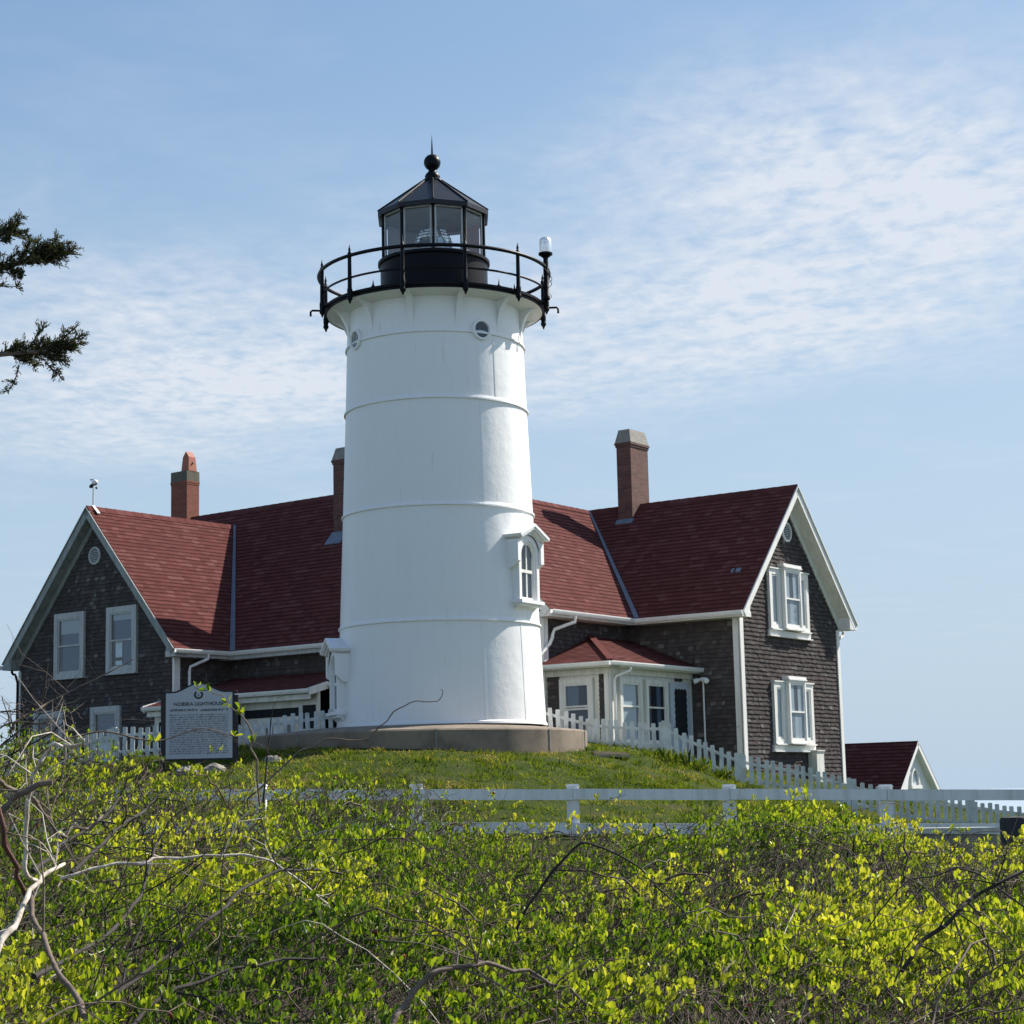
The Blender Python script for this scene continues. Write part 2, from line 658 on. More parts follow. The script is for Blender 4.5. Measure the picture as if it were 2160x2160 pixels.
def sea_mat():
    m, gg, p, out = base_mat('sea')
    pos = geo(gg)
    n = gg.noise(pos, .35, 5, .6)
    p.inputs['Base Color'].default_value = (.34, .42, .48, 1)
    p.inputs['Roughness'].default_value = .3
    bump(gg, p, n, .08)


sea_mat()
M = MATS
Z = Vector((0, 0, 1))

# ------------------------------------------------------------------ terrain
CTRL = np.array([
    (-30, 0, -1.7), (0, 0, -1.65), (30, 0, -1.9), (-20, 10, -1.35), (0, 10, -1.35), (20, 10, -1.7), (-20, 18, -.9), (0, 18, -1.05), (20, 18, -1.6),
    (-12, 26, -.35), (-3.35, 26, -.47), (.73, 26, -.51), (2.83, 26, -.63), (6.77, 26, -.84), (14, 26, -1.4),
    (-4, 31, .38), (0, 31, .27), (3, 32, .0), (4, 33, -.22), (6, 32.5, -.62), (9, 33, -.95),
    (-1.4, 34.8, .9), (-3.4, 35, .98), (.07, 35.2, .8), (1.41, 37, .88), (-6, 34, .58), (-10, 34, .42), (-15, 34, .1),
    (.56, 38.5, 1.22), (1.5, 38.5, 1.05), (2.4, 38.5, .93), (3.4, 38.5, .62), (4.42, 38.5, .15), (5.73, 38.5, -.33), (7.23, 38.5, -.60), (10, 38.5, -.90), (18, 38.5, -1.6),
    (-9.5, 38, .70), (-7, 38, .95), (-5.5, 38, 1.15), (-3.7, 38, 1.3), (-1.5, 38, 1.25),
    (5.4, 45.3, .55), (8.5, 50, .1), (-8.5, 47, .9), (-13.5, 51, .8), (-3, 50, 1.1), (12, 50, -.55), (12, 55, -.7), (20, 60, -1.7), (-25, 55, .3), (0, 65, .2), (-20, 42, .3),
    (30, 80, -3.5), (-30, 80, -2), (0, 90, -4), (50, 40, -4), (-50, 40, -2.5), (-50, 0, -2.5), (50, 0, -3), (14, 44, -1.05)], float)


def _tps(r2):
    return np.where(r2 > 1e-12, r2 * np.log(np.maximum(r2, 1e-12)) * .5, 0)


_n = len(CTRL)
_K = _tps(((CTRL[:, None, :2] - CTRL[None, :, :2]) ** 2).sum(-1)) + np.eye(_n) * .6
_Pm = np.c_[np.ones(_n), CTRL[:, :2]]
_A = np.block([[_K, _Pm], [_Pm.T, np.zeros((3, 3))]])
_w = np.linalg.solve(_A, np.r_[CTRL[:, 2], 0, 0, 0])


def ground_z(x, y):
    x = np.atleast_1d(np.asarray(x, float))
    y = np.atleast_1d(np.asarray(y, float))
    sh = x.shape
    p = np.c_[x.ravel(), y.ravel()]
    k = _tps(((p[:, None, :] - CTRL[None, :, :2]) ** 2).sum(-1))
    z = k @ _w[:_n] + _w[_n] + p @ _w[_n + 1:]
    d = np.sqrt((p[:, 0] / 55) ** 2 + ((p[:, 1] - 42) / 62) ** 2)
    t = np.clip((d - .8) / .5, 0, 1)
    t = t * t * (3 - 2 * t)
    z = z * (1 - t) + t * -14
    return z.reshape(sh)


def gz(x, y):
    return float(ground_z(x, y)[0])


def axis(lo, hi, step, far):
    a = np.arange(lo, hi + 1e-6, step)
    e = np.geomspace(1.0, far, 22)
    return np.r_[lo - e[::-1], a, hi + e]


def build_terrain():
    xs = axis(-22, 22, .4, 80)
    ys = axis(-4, 72, .4, 60)
    X, Y = np.meshgrid(xs, ys)
    Zz = np.empty_like(X)
    for i in range(len(ys)):
        Zz[i] = ground_z(X[i], Y[i])
    Zz += .02 * np.sin(X * 3.1 + Y * 1.7) * np.sin(Y * 2.3 - X) + RNG.normal(0, .010, X.shape)
    nx, ny = len(xs), len(ys)
    v = np.c_[X.ravel(), Y.ravel(), Zz.ravel()]
    idx = np.arange(nx * ny).reshape(ny, nx)
    f = np.c_[idx[:-1, :-1].ravel(), idx[:-1, 1:].ravel(), idx[1:, 1:].ravel(), idx[1:, :-1].ravel()]
    me = bpy.data.meshes.new('ground')
    me.from_pydata(v.tolist(), [], f.tolist())
    me.materials.append(M['ground'])
    me.shade_smooth()
    o = bpy.data.objects.new('ground', me)
    COL.objects.link(o)
    tag(o, kind='structure')


build_terrain()
mb = MB()
mb.face([(-60000, -8000, -11), (60000, -8000, -11), (60000, 70000, -11), (-60000, 70000, -11)])
tag(mb.build('sea', M['sea']), kind='structure')

# ------------------------------------------------------------------ lighthouse
TX, TY = -1.49, 38.0
TB = 1.43
C0 = Vector((TX, TY, 0))
lt = thing('lighthouse', 'tall white round lighthouse tower with black railed gallery and glass lantern', 'lighthouse', (TX, TY, TB))
PROF = [(2.075, 1.43), (1.992, 3.41), (1.912, 5.64), (1.839, 7.75), (1.80, 9.08), (1.775, 9.86)]


def tower_r(z):
    for (r0, z0), (r1, z1) in zip(PROF, PROF[1:]):
        if z <= z1:
            return r0 + (r1 - r0) * (z - z0) / (z1 - z0)
    return PROF[-1][0]


def rel(phi):
    """unit vector from the tower axis, phi in degrees from the side that looks towards the road"""
    a = R(phi + 2.2)
    return Vector((math.sin(a), -math.cos(a), 0))


mb = MB()
zs = [1.43]
for k in range(len(PROF) - 1):
    z0, z1 = PROF[k][1], PROF[k + 1][1]
    for i in range(1, 9):
        zs.append(z0 + (z1 - z0) * i / 8)
prof = []
for z in zs:
    prof.append((tower_r(z), z))
mb.lathe(prof, 128, (TX, TY, 0))
wallo = mb.build('tower_wall', M['tower paint'], lt, 40)
mb = MB()
for zc_ in (3.41, 5.64, 7.75, 9.08):
    r = tower_r(zc_)
    # each iron course laps over the one below: a small drip lip
    mb = MB()
    mb.lathe([(r - .01, zc_ + .10), (r + .012, zc_ + .012), (r + .034, zc_ + .008), (r + .036, zc_ - .024), (r - .02, zc_ - .03)], 128, (TX, TY, 0))
    mb.build('course_band', M['tower paint'], lt, 30)
mb = MB()
mb.lathe([(2.07, 1.50), (2.10, 1.47), (2.105, 1.432), (2.0, 1.432)], 128, (TX, TY, 0))
mb.build('base_band', M['tower paint'], lt, 30)
# vertical plate seams
for z0, z1, ph in ((1.5, 3.36, 24), (1.5, 3.36, 52), (3.45, 5.6, 60), (5.7, 7.7, 28), (7.8, 9.0, 40), (1.5, 3.36, -40), (3.45, 5.6, -20)):
    mb = MB()
    d = rel(ph)
    s = Vector((-d.y, d.x, 0))
    a, b = C0 + d * (tower_r(z0) - .012) + Z * z0, C0 + d * (tower_r(z1) - .012) + Z * z1
    mb.bar(a, b, .05, .034, d)
    mb.build('plate_seam', M['tower paint'], lt)

DZ = 9.93                     # top of the gallery deck
DR = 2.25
mb = MB()
mb.lathe([(1.70, DZ - .16), (DR - .05, DZ - .10), (DR - .05, DZ - .085)], 96, (TX, TY, 0))
mb.build('gallery_soffit', M['tower paint'], lt, 30)
mb = MB()
mb.lathe([(1.0, DZ), (DR + .02, DZ), (DR + .02, DZ - .05), (DR - .02, DZ - .06), (DR - .02, DZ - .10), (1.0, DZ - .09)], 96, (TX, TY, 0))
mb.build('gallery_deck', M['black iron'], lt, 30)
# curved brackets under the gallery
for k in range(12):
    d = rel(-165 + 30 * k)
    s = Vector((-d.y, d.x, 0))
    pts = []
    zt, zb = DZ - .11, 9.10
    ro, ri = DR - .12, tower_r(9.10) - .02
    outer = []
    for i in range(11):
        t = i / 10
        a = t * math.pi / 2
        outer.append((ro - (ro - ri) * math.sin(a), zt - (zt - zb) * (1 - math.cos(a))))
    outer.append((ri - .02, zb))
    poly = [C0 + d * r_ + Z * z_ - s * .022 for r_, z_ in ([(ri - .02, zt)] + outer)]
    mb = MB()
    mb.prism(poly, s * .06)
    for (r0, z0), (r1, z1) in zip(outer[:-2], outer[1:-1]):
        p0, p1 = C0 + d * r0 + Z * z0, C0 + d * r1 + Z * z1
        n_ = (p1 - p0).cross(s).normalized()
        mb.bar(p0, p1, .11, .035, n_)
    mb.build('bracket', M['tower paint'], lt)

# railing
RR = 2.36
TOPZ, MIDZ = DZ + .70, DZ + .27
rail = MB()
ring = lambda z, rr, n=96: [C0 + rel(360 * i / n) * rr + Z * z for i in range(n + 1)]
rail.tube(ring(TOPZ, RR), .038, 8, cap=False)
ro = rail.build('railing', M['black iron'], lt, 60)
rm = MB()
rm.tube(ring(MIDZ, RR - .05), .022, 6, cap=False)
rm.build('lower_rail', M['black iron'], lt, 60)
for k in range(12):
    ph = -165 + 30 * k
    d = rel(ph)
    mb = MB()
    p = C0 + d * (RR - .02)
    pr = [(.0, -.27), (.012, -.26), (.035, -.20), (.055, -.18), (.06, -.14), (.045, -.12), (.055, -.08), (.055, 0.02), (.044, .05), (.038, .62), (.04, .64), (.04, .76), (.022, .78), (.026, .83), (.012, .88), (.0, .95)]
    mb.lathe(pr, 10, (p.x, p.y, DZ))
    mb.bar(p + Z * (DZ - .03), C0 + d * (DR - .1) + Z * (DZ - .03), .07, .06)
    mb.build('railing_post', M['black iron'], lt, 50)
# small gutter spouts on both flanks and stubs on the deck
for ph in (-84, 84):
    d = rel(ph)
    mb = MB()
    a = C0 + d * (DR - .05) + Z * (DZ - .03)
    e = d
    mb.tube([a, a + e * .30, a + e * .33 - Z * .03, a + e * .33 - Z * .12], .022, 8)
    mb.build('spout', M['black iron'], lt, 50)
for ph in (-38, -60, 41, 55):
    d = rel(ph)
    mb = MB()
    p = C0 + d * (DR - .3)
    mb.lathe([(.03, 0), (.03, .09), (.05, .1), (.02, .14), (0, .26)], 8, (p.x, p.y, DZ))
    mb.build('vent_stub', M['black iron'], lt, 50)

# lantern
LZ = DZ
mb = MB()
mb.lathe([(1.14, LZ), (1.14, LZ + .06), (1.10, LZ + .08), (1.10, LZ + .92), (1.15, LZ + .94), (1.15, LZ + 1.0), (1.0, LZ + 1.0)], 64, (TX, TY, 0))
mb.build('lantern_drum', M['black iron'], lt, 30)
GZ0, GZ1 = LZ + 1.0, LZ + 1.95
corner = lambda k, rr, z: C0 + rel(36 * k) * rr + Z * z
for k in range(10):
    mb = MB()
    mb.bar(corner(k, 1.075, GZ0), corner(k, 1.075, GZ1), .042, .06, rel(36 * k))
    mb.build('mullion', M['black iron'], lt)
for k in range(10):
    mb = MB()
    a, b = corner(k, 1.06, GZ0), corner(k + 1, 1.06, GZ0)
    h = Z * (GZ1 - GZ0)
    mb.face([a, b, b + h, a + h])
    mb.build('lantern_pane', M['lantern glass'], lt)
    # pale glazing bead round the pane
    mb = MB()
    t = (b - a).normalized()
    n_ = rel(36 * k + 18)
    L = (b - a).length
    for (u0, u1, w0, w1) in ((.03, .065, .02, .93), (L - .065, L - .03, .02, .93), (.03, L - .03, .02, .05), (.03, L - .03, .90, .93)):
        mb.box(a, t, Z, n_, u0, u1, w0, w1, .0, .012)
    mb.build('glazing_bead', M['old trim'], lt)
# blinds drawn behind the rear panes; one pane is open to the sky below, one is red
for k in range(10):
    mid = 36 * k + 18
    aa = (mid + 180) % 360 - 180
    if abs(aa) > 95:
        a, b = corner(k, 1.0, GZ0 + .01), corner(k + 1, 1.0, GZ0 + .01)
        h = GZ1 - GZ0 - .02
        lo = 0.0
        if k == 4:
            lo = .86
        mb = MB()
        mb.face([a + Z * lo, b + Z * lo, b + Z * h, a + Z * h])
        mb.build('lantern_blind', M['red panel'] if k == 3 else M['lantern lining'], lt)
mb = MB()
mb.lathe([(1.05, GZ1 - .02), (.0, GZ1 - .01)], 10, (TX, TY, 0), a0=R(2.2), a1=R(362.2))
mb.build('lantern_ceiling', M['lantern lining'], lt)
# fresnel lens
mb = MB()
pr = []
for i in range(25):
    t = i / 24
    r_ = .10 + .28 * math.sin(math.pi * (.12 + .76 * t)) + (.022 if i % 2 else 0)
    pr.append((r_, GZ0 - .08 + .84 * t))
mb.lathe(pr, 24, (TX, TY, 0))
mb.build('fresnel_lens', M['lens glass'], lt)
for k in range(6):
    mb = MB()
    pts = [C0 + rel(60 * k + 12) * (.10 + .26 * math.sin(math.pi * (.1 + .8 * i / 10))) + Z * (GZ0 - .14 + .86 * i / 10) for i in range(11)]
    mb.tube(pts, .012, 6)
    mb.build('lens_frame', M['black iron'], lt)
mb = MB()
mb.lathe([(.32, LZ + .02), (.32, LZ + .8), (.2, LZ + .86), (0, LZ + .86)], 16, (TX, TY, 0))
mb.build('lens_pedestal', M['black iron'], lt, 30)
# roof
EZ = GZ1
mb = MB()
ring10 = lambda rr, z: [C0 + rel(36 * k) * rr + Z * z for k in range(10)]
r0, r1, r2, r3 = ring10(1.02, EZ - .0), ring10(1.185, EZ - .035), ring10(1.185, EZ + .06), ring10(.19, EZ + .80)
for k in range(10):
    j = (k + 1) % 10
    for A_, B_ in ((r0, r1), (r1, r2), (r2, r3)):
        mb.face([A_[k], A_[j], B_[j], B_[k]])
rf = mb.build('lantern_roof', M['black roof iron'], lt)
for k in range(10):
    mb = MB()
    mb.tube([r2[k] + Z * .005, r3[k] + Z * .01], .022, 6)
    mb.build('roof_rib', M['black iron'], rf, 60)
mb = MB()
FZ = EZ + .74
mb.lathe([(.20, FZ), (.215, FZ + .05), (.20, FZ + .09), (.15, FZ + .11), (.16, FZ + .17), (.13, FZ + .23), (.085, FZ + .27), (.08, FZ + .31)] +
         [(.175 * math.sin(math.pi * (.15 + .85 * i / 14)), FZ + .47 - .175 * math.cos(math.pi * (.15 + .85 * i / 14))) for i in range(15)], 24, (TX, TY, 0))
mb.build('finial_ball', M['black iron'], rf, 50)
mb = MB()
mb.lathe([(.022, FZ + .64), (.014, FZ + .85), (.0, FZ + 1.10)], 8, (TX, TY, 0))
mb.build('lightning_rod', M['black iron'], rf)

# portholes
for ph, zc_ in ((-60.5, 9.13), (30.2, 9.13)):
    d = rel(ph)
    s = Vector((-d.y, d.x, 0))
    r = tower_r(zc_)
    O = C0 + d * (r - .06) + Z * zc_
    mb = MB()
    n = 28
    circ = lambda rad, off: [O + d * off + (s * math.cos(2 * math.pi * i / n) + Z * math.sin(2 * math.pi * i / n)) * rad for i in range(n)]
    rings = [circ(.215, .02), circ(.215, .10), circ(.200, .115), circ(.165, .115), circ(.155, .07)]
    for a, b in zip(rings, rings[1:]):
        for i in range(n):
            j = (i + 1) % n
            mb.face([a[i], a[j], b[j], b[i]])
    ph_o = mb.build('porthole', M['tower paint'], lt, 40)
    mb = MB()
    mb.face(circ(.16, .085))
    mb.build('pane', M['window glass'], ph_o)
    mb = MB()
    mb.face(circ(.16, .066))
    mb.build('backing', M['interior dark'], ph_o)
    mb = MB()
    for o_ in ((-.05, .05) if ph < 0 else ()):
        mb.box(O, s, Z, d, o_ - .008, o_ + .008, -.14, .14, .085, .097)
    if ph < 0:
        mb.build('bar', M['porch white'], ph_o)


def tower_window(ph, zb, zt, hw=.30):
    """arched double-hung window in a deep white surround with a gabled hood"""
    d = rel(ph)
    s = Vector((-d.y, d.x, 0))
    O = C0 + d * (tower_r(zb) + .0) + Z * 0
    rtop = tower_r(zt) - tower_r(zb)          # the wall leans back, the window stays upright
    F = .11                                    # face of the surround
    P = lambda u, z, n: O + s * u + Z * z + d * n
    mb = MB()
    hw_o = hw + .09
    zs_ = zt - hw_o - .26                      # spring line
    # surround: face with arched opening, cheeks
    n = 20
    arch_i = [(hw * math.cos(math.pi * i / n), zs_ + hw * math.sin(math.pi * i / n)) for i in range(n + 1)]
    arch_o = []
    for i in range(n + 1):
        a = math.pi * i / n
        arch_o.append((hw_o * math.cos(a), zs_ + (hw_o + .02) * math.sin(a)))
    inn = [(hw, zb)] + arch_i + [(-hw, zb)]
    out = [(hw_o, zb)] + arch_o + [(-hw_o, zb)]
    for k in range(len(inn) - 1):
        mb.face([P(*out[k], F), P(*out[k + 1], F), P(*inn[k + 1], F), P(*inn[k], F)])
        mb.face([P(*inn[k], F), P(*inn[k + 1], F), P(*inn[k + 1], .02), P(*inn[k], .02)])
        mb.face([P(*out[k + 1], F), P(*out[k], F), P(*out[k], -.3), P(*out[k + 1], -.3)])
    # inner stepped mouldings
    for (g0, nn) in ((.035, .085), (.065, .06)):
        in2 = [(hw - g0, zb)] + [((hw - g0) * math.cos(math.pi * i / n), zs_ + (hw - g0) * math.sin(math.pi * i / n)) for i in range(n + 1)] + [(-(hw - g0), zb)]
        for k in range(len(inn) - 1):
            mb.face([P(*inn[k], nn), P(*inn[k + 1], nn), P(*in2[k + 1], nn), P(*in2[k], nn)])
            mb.face([P(*in2[k], nn), P(*in2[k + 1], nn), P(*in2[k + 1], .0), P(*in2[k], .0)])
    w = mb.build('window', M['tower paint'], lt)
    # gabled hood with side brackets
    mb = MB()
    hh = hw_o + .17
    pk = zt
    for sgn in (-1, 1):
        e0, e1 = P(0, pk - .03, 0), P(sgn * hh, pk - .27, 0)
        t = (e1 - e0).normalized()
        nrm = Z - t * Z.dot(t)
        nrm.normalize()
        L = (e1 - e0).length
        mb.box(e0, t, nrm, d, -.0, L, -.035, .02, -.35, F + .16)
        mb.box(e0, t, nrm, d, 0, L - .05, -.075, -.037, -.35, F + .14)
        mb.box(e0, t, nrm, d, 0, L - .09, -.115, -.077, -.35, F + .09)
    # tympanum
    poly = [P(-hw_o - .05, pk - .31, F + .02), P(hw_o + .05, pk - .31, F + .02), P(0, pk - .10, F + .02)]
    arch2 = [(hw_o * 1.02 * math.cos(math.pi * i / n), zs_ + (hw_o + .03) * math.sin(math.pi * i / n)) for i in range(n + 1)]
    tri = lambda u: pk - .10 - abs(u) * .56
    for k in range(n):
        (u0, z0), (u1, z1) = arch2[k], arch2[k + 1]
        mb.face([P(u0, z0, F + .03), P(u1, z1, F + .03), P(u1, max(z1, tri(u1)), F + .03), P(u0, max(z0, tri(u0)), F + .03)])
    for sgn in (-1, 1):
        u0 = sgn * (hw_o + .055)
        zt_ = tri(u0) + .0
        mb.box(O, s, Z, d, min(u0 - .06, u0 + .06), max(u0 - .06, u0 + .06), zs_ - .12, zt_, -.3, F + .05)
        mb.prism([P(u0 - .05, zs_ - .12, -.2), P(u0 - .05, zs_ - .12, F + .04), P(u0 - .05, zs_ - .24, F - .10), P(u0 - .05, zs_ - .28, -.2)], s * .10)
    mb.build('hood', M['tower paint'], w)
    # sill with moulded underside
    mb = MB()
    mb.box(O, s, Z, d, -hw_o - .05, hw_o + .05, zb - .05, zb + .015, -.2, F + .08)
    mb.box(O, s, Z, d, -hw_o - .01, hw_o + .01, zb - .10, zb - .052, -.2, F + .02)
    mb.prism([P(-hw_o + .03, zb - .10, -.1), P(-hw_o + .03, zb - .10, F - .05), P(-hw_o + .03, zb - .20, F - .16), P(-hw_o + .03, zb - .24, -.1)], s * (2 * hw_o - .06))
    mb.build('sill', M['tower paint'], w)
    # sashes
    mb = MB()
    hi = hw - .065
    mid = zb + (zs_ + hw - zb) * .50
    mb.box(O, s, Z, d, -hi, hi, mid - .03, mid + .03, .026, .058)
    mb.box(O, s, Z, d, -hi, hi, zb + .015, zb + .08, .026, .055)
    mb.box(O, s, Z, d, -.018, .018, zb + .08, mid - .03, .026, .048)
    mb.box(O, s, Z, d, -.018, .018, mid + .03, zs_ + hi, .028, .05)
    for sg in (-1, 1):
        mb.box(O, s, Z, d, min(sg * hi, sg * (hi - .035)), max(sg * hi, sg * (hi - .035)), zb + .08, zs_, .026, .052)
    mb.build('sash', M['trim white'], w)
    shp = [(-hi, zb + .02), (hi, zb + .02)] + [(hi * math.cos(math.pi * i / n), zs_ + hi * math.sin(math.pi * i / n)) for i in range(n + 1)]
    mb = MB()
    mb.face([P(u, z, .036) for u, z in shp])
    mb.build('pane', M['window glass'], w)
    mb = MB()
    mb.face([P(u, z, .022) for u, z in shp])
    mb.build('backing', M['interior dark'], w)


tower_window(57.5, 3.80, 5.33)
tower_window(-75.5, 1.74, 3.22)

# beacon on the gallery edge
bd = rel(72.5)
bp = C0 + bd * (RR + .01)
be = thing('beacon_lamp', 'small white beacon lamp on a black pole at the right edge of the gallery', 'lamp', (bp.x, bp.y, DZ + .02))
mb = MB()
mb.lathe([(.075, .0), (.075, .06), (.055, .09), (.055, .78), (.05, .8), (.05, .86), (.10, .90), (.145, .93), (.145, .965), (.0, .965)], 14, (bp.x, bp.y, DZ + .02))
mb.build('pole', M['black iron'], be, 40)
mb = MB()
mb.lathe([(.118, .966), (.125, .99), (.125, 1.20), (.115, 1.25), (.08, 1.285), (.0, 1.30)], 18, (bp.x, bp.y, DZ + .02))
mb.build('lamp_glass', glass_mat('beacon glass', (.95, .96, .97), .45, (1, 1, 1), .35), be, 50)
mb = MB()
mb.lathe([(.05, .967), (.07, 1.0), (.065, 1.10), (.03, 1.13), (.03, 1.19), (.06, 1.2), (0, 1.24)], 12, (bp.x, bp.y, DZ + .02))
mb.build('lamp_core', M['lamp white'], be, 40)
mb = MB()
sd = Vector((-bd.y, bd.x, 0))
for ph0, amp in ((0, .09), (1.7, .06)):
    pts = [bp + Z * (DZ + .05 + .62 * i / 16) + sd * (amp * math.sin(i * .75 + ph0)) + bd * (.05 + .05 * math.cos(i * .6 + ph0)) for i in range(17)]
    mb.tube(pts, .007, 5)
mb.build('cable', M['black iron'], be)

# round concrete platform under the tower
pc = thing('concrete_platform', 'low round weathered concrete platform under the white lighthouse', 'platform', (-1.95, 38, .4))
mb = MB()
mb.lathe([(1.0, .2), (1.0, 1.275), (.992, 1.305), (.975, 1.315), (.66, 1.425), (.6, 1.434), (.0, 1.436)], 72, (-1.93, 38.0, 0), sx=3.32, sy=3.2)
mb.build('slab', M['concrete'], pc, 35)
for ph in (8, 50, 78, -40):
    a = R(ph)
    p = Vector((-1.93 + 3.325 * math.sin(a), 38 - 3.205 * math.cos(a), 0))
    t = Vector((math.sin(a) * 3.2, -math.cos(a) * 3.32, 0)).normalized()
    mb = MB()
    mb.bar(p + Z * .6 - t * .01, p + Z * 1.29 - t * .01, .035, .03, t)
    mb.build('expansion_joint', M['brick cap'], pc)

# ------------------------------------------------------------------ houses
class House:
    """a ground frame: a runs towards the sea-side gable, b runs back from the road"""
    def __init__(self, al, C):
        al = R(al)
        self.A = Vector((math.sin(al), -math.cos(al), 0))
        self.B = Vector((math.cos(al), math.sin(al), 0))
        self.C = Vector((C[0], C[1], 0))

    def q(self, a, b, z):
        return self.C + self.A * a + self.B * b + Z * z


def roof_plane(H, side, e, ze, r, zr):
    """side 'b-': slope facing -B, eave at b=e, ridge at b=r; u along A. side 'a+': facing +A, eave a=e, ridge a=r; u along B"""
    k = zr - ze
    if side[0] == 'b':
        U = H.A
        dirv = H.B * (r - e) + Z * k
        O = H.q(0, e, ze)
    else:
        U = H.B
        dirv = H.A * (r - e) + Z * k
        O = H.q(e, 0, ze)
    L = dirv.length
    Vv = dirv / L
    N = U.cross(Vv)
    if N.z < 0:
        N = -N
    return O, U, Vv, N, L


def make_roof(name, mat, par, specs, seed=0, expo=.145):
    """specs: list of (plane, outline) pairs, all one roof"""
    mb = MB()
    for i, ((O, U, Vv, N, L), poly) in enumerate(specs):
        clad(mb, O, U, Vv, N, poly, expo, .0065, (.16, .30), .008, seed + i, rows_from=0)
        mb.face([O + U * u + Vv * v - N * .05 for u, v in poly])
    return mb.build(name, mat, par)


def window(par, O, U, N, u0, u1, z0, z1, casing=.11, mid=.5, trim='old trim', behind=None, head=True, proud=.0, label=None, apron=.0, sub_curtain='curtain', meet=True):
    """double-hung window: casing, sash bars, glass, curtain and dark room; O,U,N: wall frame"""
    n0 = .042 + proud
    mb = MB()
    bx = lambda a, b, c, d_, e, f, m_=mb: m_.box(O, U, Z, N, a, b, c, d_, e, f)
    bx(u0, u0 + casing, z0, z1, -.02, n0 + .05)
    bx(u1 - casing, u1, z0, z1, -.02, n0 + .05)
    bx(u0 + casing, u1 - casing, z1 - casing, z1, -.02, n0 + .049)
    bx(u0 + casing, u1 - casing, z0, z0 + casing * .8, -.02, n0 + .048)
    w = mb.build('window', M[trim], par)
    if label:
        w['label'] = label
    if head:
        mb = MB()
        mb.box(O, U, Z, N, u0 - .02, u1 + .02, z1 + .001, z1 + .035, -.02, n0 + .085)
        mb.build('window_head', M[trim], w)
    mb = MB()
    mb.box(O, U, Z, N, u0 - .015, u1 + .015, z0 - .035, z0 - .001, -.02, n0 + .095)
    if apron:
        mb.box(O, U, Z, N, u0 + .0, u1 - .0, z0 - .036 - apron, z0 - .036, -.02, n0 + .04)
    mb.build('window_sill', M[trim], w)
    i0, i1, j0, j1 = u0 + casing, u1 - casing, z0 + casing * .8, z1 - casing
    mb = MB()
    fr = .045
    zm = j0 + (j1 - j0) * mid
    for (a, b, c, d_, n1) in ((i0, i0 + fr, j0, zm, .022), (i1 - fr, i1, j0, zm, .022), (i0 + fr, i1 - fr, j0, j0 + fr * 1.4, .021), (i0, i0 + fr, zm, j1, .034), (i1 - fr, i1, zm, j1, .034), (i0 + fr, i1 - fr, j1 - fr, j1, .033)):
        mb.box(O, U, Z, N, a, b, c, d_, n0 - .005, n0 + n1)
    if meet:
        mb.box(O, U, Z, N, i0, i1, zm - .02, zm + .022, n0 - .004, n0 + .038)
    mb.build('sash', M[trim], w)
    mb = MB()
    mb.face([O + U * a + Z * b + N * (n0 + .008) for a, b in ((i0, j0), (i1, j0), (i1, j1), (i0, j1))])
    mb.build('pane', M['window glass'], w)
    mb = MB()
    mb.face([O + U * a + Z * b + N * (n0 - .016) for a, b in ((i0, j0), (i1, j0), (i1, j1), (i0, j1))])
    mb.build('backing', M['interior dark'], w)
    for (a0, a1, b0, b1, mt) in (behind or []):
        mb = MB()
        mb.face([O + U * a + Z * b + N * (n0 - .006) for a, b in ((i0 + (i1 - i0) * a0, j0 + (j1 - j0) * b0), (i0 + (i1 - i0) * a1, j0 + (j1 - j0) * b0), (i0 + (i1 - i0) * a1, j0 + (j1 - j0) * b1), (i0 + (i1 - i0) * a0, j0 + (j1 - j0) * b1))])
        mb.build({'curtain': 'curtain', 'blind': 'blind', 'paper': 'notice'}[mt], M[mt], w)
    return w


def vent(par, O, U, N, u, z, r):
    c = O + U * u + Z * z
    n = 28
    circ = lambda rad, off: [c + N * off + (U * math.cos(2 * math.pi * i / n) + Z * math.sin(2 * math.pi * i / n)) * rad for i in range(n)]
    mb = MB()
    rings = [circ(r, 0), circ(r, .045), circ(r * .80, .055), circ(r * .78, .012)]
    for a, b in zip(rings, rings[1:]):
        for i in range(n):
            j = (i + 1) % n
            mb.face([a[i], a[j], b[j], b[i]])
    v = mb.build('gable_vent', M['old trim'] if par.name.startswith('gabled') else M['trim white'], par, 40)
    mb = MB()
    mb.face(circ(r * .79, .02))
    mb.build('backing', M['interior dark'], v)
    mb = MB()
    k = -r * .72
    while k < r * .74:
        w_ = math.sqrt(max(0, (r * .78) ** 2 - k * k))
        mb.bar(c + U * (-w_) + Z * k + N * .032, c + U * w_ + Z * k + N * .032, .03, .012, (N + Z * .8).normalized())
        k += .045
    mb.build('slats', M['old trim'], v)


def gutter(mb, p0, p1, outn, h=.105, d=.095):
    """box gutter with a rounded face along an eave; outn points away from the wall"""
    p0, p1 = Vector(p0), Vector(p1)
    poly = [(0, 0), (.0, -h), (d * .62, -h), (d * .82, -h * .72), (d, -h * .25), (d, 0), (d * .9, -.0), (d * .88, -h * .3), (d * .6, -h * .85), (.012, -h * .85), (.012, 0)]
    mb.prism([p0 + outn * x + Z * z for x, z in poly], p1 - p0)


